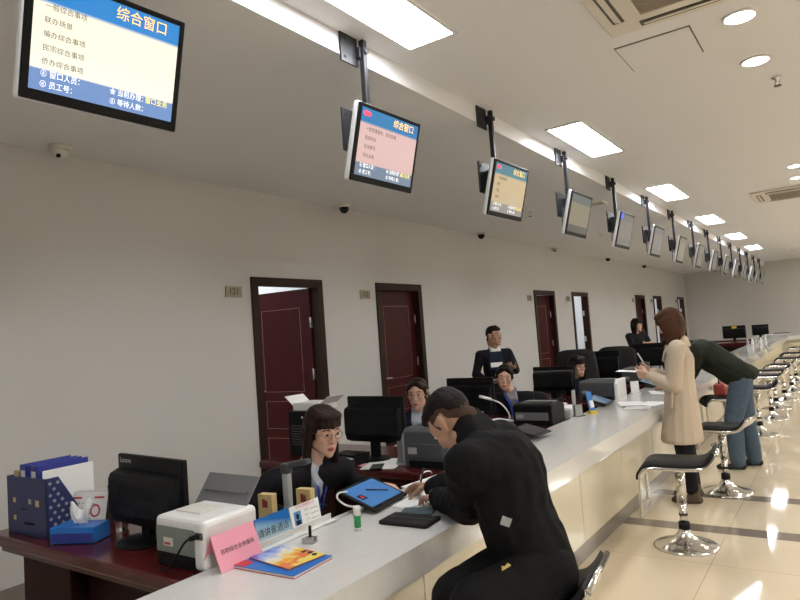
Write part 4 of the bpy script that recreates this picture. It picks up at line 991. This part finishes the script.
def person(name_label, loc, J, skin='skin', fem=True, vox=.006, cat='person', extra=None, side='stubble'):
    o = thing('person', name_label, cat, loc)
    F = J['F']; hc = V(J['head']); sc = J.get('hs', 1.0)
    B = Blob(loc); head_prims(B, hc, F, sc, fem)
    nb = V(J['neck']); nt = hc+F @ V((-.025, 0, -.075))
    if not fem: B.h((hc+F @ V((-.055, 0, -.035)), (.045, .055, .04), F), (hc+F @ V((-.005, 0, -.07)), (.045, .050, .03), F), (nb, .054))
    B.h((nt, .050*sc if fem else .055*sc), (nb, .053 if fem else .056))
    T = J['T']; ch, pe = V(J['chest']), V(J['pelvis']); k = J.get('k', 1.0)
    sl, sr = V(J['sl']), V(J['sr'])
    mid = ch.lerp(pe, .5)
    B.h((pe, (.10*k, .155*k, .09), J.get('TP', T)), (mid, (.085*k, .125*k, .09), T)); B.h((mid, (.085*k, .125*k, .09), T), (ch, (.10*k, .145*k, .12), T)); B.h((ch, (.09*k, .13*k, .10), T), (nb-T @ V((0, 0, .05)), (.06, .09, .05), T), (sl, .05*k), (sr, .05*k))
    for s, S in (('l', sl), ('r', sr)):
        e, w_ = V(J['e'+s]), V(J['w'+s]); B.limb([S, e, w_], [.050*k, .040*k, .0265*k])
        h = J.get('h'+s)
        if h: hand_prims(B, w_, *h[:4], **(h[4] if len(h) > 4 else {}))
    for s in ('l', 'r'):
        if 'kn'+s in J:
            hp = pe+J.get('TP', T) @ V((0, .085*(1 if s == 'l' else -1), -.03)); B.limb([hp, V(J['kn'+s]), V(J['an'+s])], [.085*k, .056*k, .038*k])
            a = V(J['an'+s]); B.h((a+V((0, 0, -.02)), .036), (a+V(J['toe']).normalized()*.10+V((0, 0, -.035)), .03))
    body = B.build('body', [M[skin], M['lips' if fem else 'lips2'], M['eye'], M['eyewhite'], M['brow'], M[side]], o, vox, 3, face_mats(hc, F, sc, True, extra))
    return o
def cropped(q):
    # clipped sides and nape
    return 5 if (q.x < .034 and q.z > .0+1.35*min(0, q.x+.03) and not (abs(q.y) > .066 and -.045 < q.z < .034 and -.03 < q.x < .028)) else 0
def jacket(o, J, m, name='jacket', ease=.018, hem=None, vox=.007, fold=None, open_neck=True, sleeve=.02, k=None, cuff=.036, hemr=(.125, .175, .08), shoulder=.066, cut=None, more=(), smooth=5):
    loc = o.location; B = Blob(loc); T = J['T']; TP = J.get('TP', T); k = k or J.get('k', 1.0)
    ch, pe, nb, sl, sr = [V(J[x]) for x in ('chest', 'pelvis', 'neck', 'sl', 'sr')]; mid = ch.lerp(pe, .5); e = ease
    B.h((ch, (.10*k+e, .145*k+e, .12), T), (mid, (.092*k+e, .135*k+e, .09), T)); B.h((mid, (.092*k+e, .135*k+e, .09), T), (V(hem) if hem else pe, hemr, TP))
    B.h((ch, (.09*k+e, .13*k+e, .10), T), (nb-T @ V((0.012, 0, .055)), (.058+e*.5, .092+e, .05), T), (sl, shoulder*k), (sr, shoulder*k))
    B.h((nb+T @ V((-.028, .03, -.018)), (.036, .034, .030), T), (nb+T @ V((-.028, -.03, -.018)), (.036, .034, .030), T), (nb-T @ V((.02, 0, .06)), (.055, .085, .04), T))
    for s, S in (('l', sl), ('r', sr)):
        el, w_ = V(J['e'+s]), V(J['w'+s]); ww = w_+(el-w_).normalized()*sleeve
        B.limb([S, el, ww], [shoulder*k, (.040+e*.9)*k, cuff])
    for e_ in more: B.h(*e_)
    return B.build(name, m, o, vox, smooth, None, fold, cut)
def trousers(o, J, m, vox=.008, fold=None, r=(.105, .076, .058), name='trousers', drop=.03, hip=(.122, .172, .10)):
    B = Blob(o.location); TP = J.get('TP', J['T']); pe = V(J['pelvis'])
    B.e(pe, hip, TP)
    for s, q in (('l', 1), ('r', -1)):
        hp = pe+TP @ V((0, .085*q, -.03)); a = V(J['an'+s])+V((0, 0, drop)); B.limb([hp, V(J['kn'+s]), a], r)
    return B.build(name, m, o, vox, 5, None, fold)
def shoes(o, J, m, name='shoe', high=0.0, L=.15):
    for s in ('l', 'r'):
        a = V(J['an'+s]); t = V(J.get('toe'+s, J['toe'])).normalized(); B = Blob(o.location); z = V((0, 0, 1)); g = V((a.x, a.y, 0))
        sole = lambda f, r, h: (g+t*f+z*h, r)
        B.h(sole(-.05, .030, .032), sole(.0, .038, .04), sole(L-.04, .036, .034), sole(L, .024, .024))
        B.h(sole(-.03, .036, .05), sole(.02, .040, .062), sole(.08, .034, .042))
        if high: B.h((g-t*.015+z*.06, .045), (g-t*.012+z*high, .048))
        B.e(g-t*.048+z*.018, (.024, .024, .018))
        B.build(name, m, o, .006, 3)
def hair_long(o, J, m, length=.24, vox=.006, bangs=True, back=1.0, side=.5, lean=0.0, cover=0.0, lockw=.032):
    F, hc, s = J['F'], V(J['head']), J.get('hs', 1.0); B = Blob(o.location); P = lambda f, l, u: hc+F @ (V((f, l, u))*s)
    D = V((0, 0, -1))
    B.h((P(-.02, 0, .048), (.104*s, .090*s, .088*s), F), (P(-.045, 0, .0), (.075*s, .086*s, .09*s), F))
    B.h((P(.045, .03, .095), (.045*s, .045*s, .028*s), F), (P(.045, -.03, .095), (.045*s, .045*s, .028*s), F), (P(-.02, 0, .09), (.08*s, .08*s, .05*s), F))
    if bangs:
        for l in (-.052, -.035, -.018, .0, .018, .035, .052): B.h((P(.072-abs(l)*.25, l, .085), .017*s), (P(.092-abs(l)*.55, l*1.12, .045), .010*s))
    for q in (1, -1):
        a = P(.012+cover*.6, q*.078, .03); b_ = P(.022+cover, q*.086, -.05); c = b_+D*(length*.35)+F @ V((-.01, 0, 0)); d = c+D*(length*.45)+F @ V((.01+lean, 0, 0))
        B.h((a, (lockw*1.1*s, .020*s, .04*s), F), (b_, (lockw*s, .020*s, .03*s), F)); B.h((b_, (lockw*s, .019*s, .03*s), F), (c, (lockw*1.1*s, .020*s, .03*s), F)); B.h((c, (lockw*1.1*s, .020*s, .03*s), F), (d, (lockw*.7*s, .012*s, .03*s), F))
    b0 = P(-.06, 0, -.03); b1 = b0+D*length*.55; b2 = b0+D*length
    B.h((b0, (.055*s, .084*s, .06), F), (b1+F @ V((-.0, 0, 0)), (.040, .088*back, .05), F)); B.h((b1, (.040, .088*back, .05), F), (b2, (.022, .078*back, .03), F))
    return B.build('hair', m, o, vox, 4, None, lambda p: .0022*NZ.noise(F.transposed() @ (p-hc)*90*1.0+V((0, 0, p.z*-60))))
def hair_tied(o, J, m, vox=.006, bun=True):
    F, hc, s = J['F'], V(J['head']), J.get('hs', 1.0); B = Blob(o.location); P = lambda f, l, u: hc+F @ (V((f, l, u))*s)
    B.h((P(-.022, 0, .044), (.100*s, .084*s, .084*s), F), (P(-.05, 0, -.01), (.062*s, .076*s, .08*s), F))
    for q in (1, -1):
        B.h((P(.055, q*.020, .092), .020*s), (P(.062, q*.05, .066), .016*s), (P(.02, q*.07, .05), .024*s)); B.h((P(.045, q*.064, .045), .013*s), (P(.015, q*.078, .0), .012*s))
    if bun: B.e(P(-.115, 0, -.01), .038*s)
    return B.build('hair', m, o, vox, 4)
def hair_short(o, J, m, vox=.005):
    F, hc, s = J['F'], V(J['head']), J.get('hs', 1.0); B = Blob(o.location); P = lambda f, l, u: hc+F @ (V((f, l, u))*s)
    B.h((P(-.018, 0, .062), (.094*s, .074*s, .070*s), F), (P(.042, 0, .088), (.044*s, .052*s, .030*s), F), (P(-.055, 0, .035), (.058*s, .070*s, .060*s), F))
    B.h((P(.068, .028, .082), .016*s), (P(.068, -.028, .082), .016*s), (P(.03, 0, .11), .025*s))
    return B.build('hair', m, o, vox, 3, None, lambda p: .0022*NZ.noise(p*110))
def glasses(o, J, m='steel'):
    F, hc, s = J['F'], V(J['head']), J.get('hs', 1.0); P = lambda f, l, u: hc-o.location+F @ (V((f, l, u))*s)
    b = MB()
    for q in (1, -1):
        b.tube([P(.103-.25*abs(q*.033+.024*math.cos(t))*.35, q*.033+.024*math.cos(t), .006+.019*math.sin(t)) for t in [2*PI*i/18 for i in range(19)]], .0016, 6)
        b.tube([P(.088, q*.057, .010), P(.04, q*.080, .012), P(-.02, q*.084, .006)], .0014, 6)
    b.tube([P(.104, .010, .010), P(.106, 0, .013), P(.104, -.010, .010)], .0016, 6)
    return b.build('glasses', M[m], o)
def strap(o, pts, m, w=.011, name='lanyard', side=(0, 1, 0)):
    b = MB(); b.tube([V(p)-o.location for p in pts], 0, flat=(w, .0012, side)); return b.build(name, m, o)
def shirt_front(o, J, m, w=.05, depth=.30, name='shirt', off=.03, back=True):
    """narrow V of shirt between the lapels"""
    T = J['T']; nb, ch = V(J['neck']), V(J['chest']); B = Blob(o.location); k = J.get('k', 1.0)
    top = nb+T @ V((.038, 0, -.005)); low = ch+T @ V((.10*k+off, 0, -.07))
    B.h((top+T @ V((0, w*.9, 0)), .017), (top+T @ V((0, -w*.9, 0)), .017), (ch+T @ V((.085*k+off, w*.6, .07)), .014), (ch+T @ V((.085*k+off, -w*.6, .07)), .014), (low, .010))
    for q in (1, -1): B.h((nb+T @ V((.01, q*.055, .022)), (.02, .012, .018), T), (nb+T @ V((.05, q*.022, -.008)), (.014, .014, .016), T))
    if back: B.h((nb+T @ V((-.03, .035, .02)), (.028, .02, .018), T), (nb+T @ V((-.03, -.035, .02)), (.028, .02, .018), T))
    return B.build(name, m, o, .006, 3)
Z_ = V((0, 0, 1))

# ---- clerk with long hair, near desk
J = dict(F=frame((.90, -.22, -.24), (.22, -.04, 1)), head=(-2.118, 2.325, 1.10), neck=(-2.185, 2.30, .955), T=frame((.93, .15, -.36), (.40, .05, .92)), chest=(-2.255, 2.285, .835), pelvis=(-2.46, 2.26, .57),
         TP=frame((1, .1, 0), (.2, 0, 1)), sl=(-2.13, 2.455, .895), sr=(-2.25, 2.105, .905), el=(-2.17, 2.60, .79), wl=(-2.00, 2.575, .795), er=(-2.30, 1.99, .80), wr=(-2.10, 2.02, .79),
         hl=((.98, -.06, -.06), (0, 0, -1), (-.1, -1, 0), [.15, .45, .6, .7], dict(thumb_in=.2)), hr=((.98, .25, 0), (0, 0, -1), (0, 1, 0), .4),
         knl=(-2.08, 2.36, .52), knr=(-2.08, 2.18, .52), anl=(-2.14, 2.36, .10), anr=(-2.14, 2.18, .10), toe=(1, 0, 0), k=.92, hs=.93)
W1 = person('long-haired woman clerk in a black suit and glasses, leaning towards the seated man', (-2.46, 2.26, 0), J, vox=.0045)
jacket(W1, J, M['suit'], fold=folds(.006, 9, 9, 9), vox=.007, ease=.012)
shirt_front(W1, J, M['shirt'], .055, off=.022, back=False)
trousers(W1, J, M['suit']); shoes(W1, J, M['shoe'])
hair_long(W1, J, M['hairdark'], .20, .0055, back=.9, lean=.0, cover=-.03); glasses(W1, J, 'gold')
T = J['T']; nb = V(J['neck']); ch = V(J['chest'])
for q in (1, -1): strap(W1, [nb+T @ V((.0, q*.056, .02)), nb+T @ V((.055, q*.05, -.03)), ch+T @ V((.122, q*.034, .06)), ch+T @ V((.148, q*.012, -.05))], M['lanyard'], .008, side=(T @ V((0, 1, 0))))

# ---- seated man in black at the counter
J = dict(F=frame((-.62, .0, -.78), (-.78, .0, .62)), head=(-1.295, 2.175, 1.183), neck=(-1.225, 2.19, 1.135), T=frame((-.85, .05, -.50), (-.50, 0, .86)), chest=(-1.085, 2.195, .99), pelvis=(-1.02, 2.165, .685),
         TP=frame((-.35, -.94, 0), (-.12, .05, 1)), sl=(-1.145, 1.995, 1.055), sr=(-1.19, 2.365, 1.08), el=(-1.275, 2.225, .845), wl=(-1.53, 2.405, .815), er=(-1.45, 2.50, .86), wr=(-1.665, 2.555, .815),
         hl=((-.85, .45, -.12), (0, .1, -1), (.3, 1, 0), [.25, .3, .35, .4], dict(thumb_in=.1)), hr=((-.96, .22, -.10), (.1, -.55, -.85), (-.1, -1, .4), [.55, .75, .95, 1.0], dict(thumb_in=.8, spread=.02)),
         knl=(-1.06, 1.83, .645), knr=(-1.20, 1.95, .60), anl=(-1.02, 1.72, .26), anr=(-1.16, 1.92, .27), toe=(-.3, -.9, 0), k=1.10, hs=1.02)
def cropped(q):
    # clipped sides and nape
    return 5 if (q.x < .034 and q.z > .0+1.35*min(0, q.x+.03) and not (abs(q.y) > .066 and -.045 < q.z < .034 and -.03 < q.x < .028)) else 0
CU = person('man in black jacket seated on a stool, bent over writing on the counter', (-.985, 2.165, .6), J, 'skin2', False, .0042, extra=cropped)
CUX = [[(V(J['neck'])-J['T'] @ V((.03, 0, .04)), (.065, .10, .05), J['T']), (J['sl'], .078), (J['sr'], .078), (V(J['chest'])+J['T'] @ V((-.075, 0, .03)), (.06, .13, .10), J['T'])]]
jk_ = jacket(CU, J, M['jacketblack'], more=CUX, smooth=14, ease=.030, vox=.007, fold=folds(.011, 11, 11, 7), hem=(-1.0, 2.175, .66), hemr=(.140, .165, .075), cuff=.047, shoulder=.078, sleeve=.012)
b = Blob(CU.location); nb, T = V(J['neck']), J['T']
b.h((nb+T @ V((-.040, .036, .066)), .022), (nb+T @ V((-.040, -.036, .066)), .022), (nb+T @ V((-.06, .06, -.03)), .03), (nb+T @ V((-.06, -.06, -.03)), .03))
for q in (1, -1): b.h((nb+T @ V((-.034, q*.05, .06)), .019), (nb+T @ V((.04, q*.056, .025)), .018), (nb+T @ V((-.03, q*.075, -.04)), .028))
b.build('collar', M['jacketblack'], CU, .006, 3)
tr_ = trousers(CU, J, M['jacketblack'], fold=folds(.008, 10, 10, 8), r=(.112, .092, .072)); shoes_J = dict(J)
for s in ('l', 'r'):
    a = V(J['an'+s]); B = Blob(CU.location); t = V((-.3, -.9, 0)).normalized()
    B.h((a-t*.04+Z_*-.05, .034), (a+t*.14+Z_*-.065, .030), (a+t*.17+Z_*-.07, .022)); B.h((a+Z_*.0, .045), (a+t*.03+Z_*-.04, .042)); B.build('shoe', M['shoe'], CU, .006, 3)
hair_short(CU, J, M['hair'], .0045)
b = MB(); wl, el = V(J['wl']), V(J['el']); dd = (wl-el).normalized(); wp = wl+dd*.012-CU.location
b.cyl(wp-dd*.009, wp+dd*.009, .0335, n=20); wz = b.build('watch_strap', M['steel'], CU)
b = MB(); up = V((-.1, -.75, .62)).normalized(); b.cyl(wp+up*.030, wp+up*.043, .0185, n=20); b.build('watch_face', M['silver'], wz)
def snap(o, w, off=.0015):
    ok, c, n, i = o.closest_point_on_mesh(V(w)-CU.location); return c+n*off, n
c_, n_ = snap(jk_, (-.975, 1.97, .872)); f_ = frame(n_, Z_)
MB().box(c_, (.003, .036, .030), f_ @ Matrix.Rotation(R(-25), 3, 'X'), .001).build('jacket_label', M['lightgrey'], CU)
b = MB(); b.prism([(-.022, -.008), (.0, -.014), (.026, .002), (.012, .012), (-.004, .006), (-.02, .012)], 0, -.002, .002); c_, n_ = snap(tr_, (-.985, 1.93, .785)); c2, n2 = snap(jk_, (-.985, 1.93, .785))
if (c2+CU.location-V((-.3, .3, 1.2))).length < (c_+CU.location-V((-.3, .3, 1.2))).length: c_, n_ = c2, n2
em = b.build('gold_emblem', mat('gold_thread', (.62, .46, .16), .5), CU, c_, frame(n_, Z_).to_euler())
pen = thing('ballpoint_pen', 'dark pen held upright in the seated man\'s right hand', 'pen', (-1.748, 2.565, .763), 0)
b = MB(); b.cyl((0, 0, .012), (.035, .01, .135), .0048, n=12); b.build('barrel', M['ink'], pen); MB().cyl((0, 0, 0), (.0035, .001, .0125), .001, .0045, 10).build('tip', M['steel'], pen)

# ---- clerk with glasses at the second desk
def clerk(label, head, face, neck, chest, pelvis, tdir, half, hairfn, shirt, suit='suit', skin='skin', gl=None, arms=None, vox=.006, hs=.97, k=.9, legs=True):
    t = V(tdir).normalized(); l = Z_.cross(t); p = V(pelvis)
    J = dict(F=face, head=head, neck=neck, T=frame(tdir+V((0, 0, -.12)), V((t.x*.18, t.y*.18, 1))), chest=chest, pelvis=pelvis, TP=frame(tdir, Z_), k=k, hs=hs, toe=t)
    n = V(neck); sh = n+V((0, 0, -.065))
    J['sl'] = sh+l*half; J['sr'] = sh-l*half
    for s, q in (('l', 1), ('r', -1)):
        J['e'+s] = J['s'+s]+l*q*.03+t*.07+V((0, 0, -.24)); J['w'+s] = V((0, 0, 0))+J['e'+s]+t*.19-l*q*.08+V((0, 0, .07))
        J['h'+s] = (t-l*q*.2, (0, 0, -1), -l*q, .35)
        J['kn'+s] = p+t*.40+l*q*.10+V((0, 0, -.04)); J['an'+s] = p+t*.38+l*q*.10; J['an'+s].z = .10
    o = person(label, (p.x, p.y, 0), J, skin, True, vox)
    jacket(o, J, M[suit], ease=.014, fold=folds(.005, 9, 9, 9)); shirt_front(o, J, M[shirt], .052)
    trousers(o, J, M[suit]); shoes(o, J, M['shoe'])
    hairfn(o, J)
    if gl: glasses(o, J, gl)
    return o, J
o, J = clerk('woman clerk with tied hair and glasses in navy suit beside the second monitor', (-2.775, 4.16, 1.08), frame((.34, -.94, -.14), (.05, -.14, 1)), (-2.795, 4.215, .94), (-2.81, 4.24, .82), (-2.79, 4.30, .57), V((.25, -.97, 0)), .165, lambda o, J: hair_tied(o, J, M['hairdark'], .005), 'shirt', 'navy', gl='gold', vox=.005)
o, J = clerk('woman clerk with blue lanyard and dark tied hair in front of the standing man', (-2.73, 5.62, 1.07), frame((.40, -.9, -.12), (.16, -.10, 1)), (-2.715, 5.685, .93), (-2.70, 5.72, .81), (-2.70, 5.80, .57), V((.4, -.9, 0)), .17, lambda o, J: hair_tied(o, J, M['hair'], .0055), 'greyknit', 'suit')
T = J['T']; nb = V(J['neck']); ch = V(J['chest'])
for q in (1, -1): strap(o, [nb+T @ V((.0, q*.056, .02)), nb+T @ V((.062, q*.05, -.02)), ch+T @ V((.138, q*.036, .05)), ch+T @ V((.15, q*.010, -.07))], M['lanyard'], .011, side=(T @ V((0, 1, 0))))
b = MB(); bp_ = ch+T @ V((.155, 0, -.11))-o.location; b.box(bp_, (.003, .06, .085), T); b.build('badge', M['lanyard'], o)
o, J = clerk('dark-haired woman clerk half hidden between the monitors by the narrow red door', (-2.545, 7.12, 1.05), frame((.86, -.45, -.2), (.1, -.1, 1)), (-2.60, 7.15, .915), (-2.62, 7.19, .79), (-2.66, 7.36, .55), V((.6, -.8, 0)), .16, lambda o, J: hair_long(o, J, M['hair'], .18), 'navy', 'suit')

# ---- standing man in suit
def standing(label, x, y, tdir, face, H, suit, trouser, hairfn, arms, fem=False, skin='skin2', k=1.0, hs=1.0, vox=.006, jk=None, legs=True, toe=None):
    t = V(tdir).normalized(); l = Z_.cross(t); s = H/1.72
    J = dict(F=face, head=V((x, y, 1.60*s))+t*.03, neck=V((x, y, 1.445*s))-t*.01, chest=V((x, y, 1.27*s))-t*.01, pelvis=V((x, y, .93*s)), T=frame(t, Z_), k=k, hs=hs, toe=toe or t)
    sh = J['neck']+V((0, 0, -.06))
    w_ = .195*k if not fem else .17
    J['sl'] = sh+l*w_; J['sr'] = sh-l*w_
    for q, n in ((1, 'l'), (-1, 'r')):
        e, w, h = arms[n]
        J['e'+n] = V((x, y, 0))+t*e[0]+l*e[1]+Z_*e[2]; J['w'+n] = V((x, y, 0))+t*w[0]+l*w[1]+Z_*w[2]
        J['h'+n] = (t*h[0][0]+l*h[0][1]+Z_*h[0][2], t*h[1][0]+l*h[1][1]+Z_*h[1][2], t*h[2][0]+l*h[2][1]+Z_*h[2][2], *h[3:])
        J['kn'+n] = V((x, y, .50*s))+l*q*.095+t*.01; J['an'+n] = V((x, y, .10))+l*q*.10-t*.02
    o = person(label, (x, y, 0), J, skin, fem, vox, extra=None if fem else cropped, side='hair')
    return o, J, t, l
arms = dict(l=((.03, .23, 1.06), (.20, .13, 1.10), ((.7, -.7, .1), (0, -.3, 1), (-.3, .2, 1), .6)), r=((.0, -.24, 1.05), (.14, -.16, .97), ((.85, .5, -.1), (0, .4, .9), (.1, -.3, 1), .6)))
o, J, t, l = standing('standing man in black suit holding a navy folder, against the white wall', -3.27, 6.52, (.72, -.62, 0), frame((.93, -.25, -.06), (0, 0, 1)), 1.57, 'suit', 'suit', None, arms, k=.86, hs=.92)
jacket(o, J, M['suit'], ease=.018, hem=V(J['pelvis'])+Z_*-.05, hemr=(.125, .165, .10), fold=folds(.005, 8, 8, 8)); shirt_front(o, J, M['whiteshirt'], .055)
trousers(o, J, M['suit']); shoes(o, J, M['shoe']); hair_short(o, J, M['hair'])
c = V((-3.27, 6.52, 0))+t*.225+V((-.062, -.04, 0))+Z_*1.195; Rm = frame(t+Z_*.25, Z_)
fo = thing('folder', 'navy folder with a white label held by the standing man', 'folder', c)
MB().box((0, 0, 0), (.012, .155, .20), Rm, .002).build('cover', M['lanyard' if False else 'navy'], fo); MB().box(Rm @ V((.0075, 0, -.045)), (.002, .135, .05), Rm).build('label', M['paper'], fo)
c = V((-3.27, 6.52, 0))+t*.24-l*.13+Z_*.985
tag(MB().box((0, 0, 0), (.09, .13, .004), frame(t, Z_+t*-.3)).build('folded_note', M['paper'], None, c), 'white folded note in the standing man\'s lower hand', 'paper')

# ---- woman in beige coat
arms = dict(l=((.035, .175, .965), (.225, .135, 1.055), ((.9, -.38, .12), (.1, -.9, .3), (.2, .2, 1), [.5, .7, .85, .9], dict(thumb_in=.5))), r=((.05, -.185, .965), (.225, -.09, 1.07), ((.9, .38, .12), (.1, .9, .3), (.2, -.2, 1), [.5, .7, .85, .9], dict(thumb_in=.5))))
o, J, t, l = standing('woman in a long beige coat with brown bob hair, standing at the counter', -1.185, 5.76, (-.98, -.12, 0), frame((-.88, -.10, -.46), (-.46, 0, .88)), 1.585, 'coat', 'tights', None, arms, True, 'skin', .95, 1.0, .005)
J['head'] = J['head']
jacket(o, J, M['coat'], 'coat', ease=.026, hem=V((-1.21, 5.76, .51)), hemr=(.168, .215, .12), fold=folds(.007, 6, 6, 3), cuff=.052, shoulder=.074, sleeve=.03, cut=.49)
b = Blob(o.location); nb = V(J['neck'])
b.h((nb+t*-.045+Z_*.01, (.04, .075, .035), J['T']), (nb+t*-.02-Z_*.045, (.085, .11, .03), J['T']))
for q in (1, -1): b.h((nb+t*.05+l*q*.055-Z_*.01, .02), (nb+t*.115+l*q*.05-Z_*.16, .016), (nb+t*.09+l*q*.085-Z_*.09, .018))
b.build('collar', M['coat'], o, .006, 4)
b = MB(); pz = V((-1.215, 5.76-.222, .86))-o.location; b.box(pz, (.016, .012, .15), Matrix.Rotation(R(8), 3, 'Y'), .004); b.build('pocket_welt', M['coat'], o)
trousers(o, J, M['tights'], r=(.085, .076, .060), hip=(.09, .12, .08), name='tights', drop=.02); shoes(o, J, M['boot'], 'ankle_boot', .155, .14)
hair_long(o, J, M['hairbrown'], .13, .0055, back=1.1, cover=.0, lockw=.066)
wl = (V(J['wl'])+V(J['wr']))/2
ph = tag(MB().box((0, 0, 0), (.20, .145, .003), Matrix.Rotation(R(4), 3, 'Y')).build('held_paper', M['paper'], None, wl+t*.165+Z_*.026), 'white paper held in the beige coat woman\'s hands', 'paper')

# ---- bending man in dark green jacket and jeans
t = V((-.97, -.22, 0)).normalized(); l = Z_.cross(t)
J = dict(F=frame((-.75, -.1, -.65), (-.65, 0, .75)), head=(-1.47, 7.06, 1.235), neck=(-1.34, 7.07, 1.235), T=frame((-.62, -.1, -.78), (-.80, -.05, .60)), chest=(-1.17, 7.08, 1.125), pelvis=(-.905, 7.11, .90),
         TP=frame((-.90, -.2, -.3), (-.30, 0, .95)), sl=(-1.25, 6.88, 1.16), sr=(-1.25, 7.27, 1.18), el=(-1.36, 6.85, .93), wl=(-1.55, 7.02, .83), er=(-1.40, 7.32, .92), wr=(-1.58, 7.14, .83),
         hl=((-.95, .2, -.15), (0, .1, -1), (.2, 1, 0), .4), hr=((-.95, -.2, -.15), (0, -.1, -1), (.2, -1, 0), .4),
         knl=(-.985, 7.03, .50), knr=(-.90, 7.22, .50), anl=(-.985, 7.02, .10), anr=(-.865, 7.24, .10), toe=(-.97, -.2, 0), k=1.2, hs=1.02)
o = person('man in dark green jacket and jeans bending over the counter behind the beige coat', (-.93, 7.11, 0), J, 'skin2', False, .006, extra=cropped, side='hair')
jacket(o, J, M['jacketgreen'], ease=.030, hem=(-.885, 7.11, .895), hemr=(.170, .20, .08), fold=folds(.010, 8, 8, 8), cuff=.048, shoulder=.085)
trousers(o, J, M['denim'], fold=folds(.005, 12, 12, 8), r=(.108, .088, .072), name='jeans', drop=-.02); shoes(o, J, M['shoe'], L=.17); hair_short(o, J, M['hair'])

# ---- woman in black far behind
arms = dict(l=((.12, .20, 1.02), (.28, .08, 1.10), ((.9, -.3, 0), (0, 0, -1), (0, -1, 0), .5)), r=((.12, -.20, 1.02), (.28, -.08, 1.10), ((.9, .3, 0), (0, 0, -1), (0, 1, 0), .5)))
o, J, t, l = standing('woman in black standing far behind the desks, left of the beige coat woman', -3.23, 12.4, (.75, -.6, 0), frame((.94, -.3, -.15), (.1, 0, 1)), 1.53, 'suit', 'suit', None, arms, True, 'skin', 1.0, 1.0, .007)
jacket(o, J, M['suit'], ease=.02, hem=V(J['pelvis'])+Z_*-.05, hemr=(.13, .18, .10)); trousers(o, J, M['suit']); shoes(o, J, M['shoe']); hair_long(o, J, M['hair'], .10)
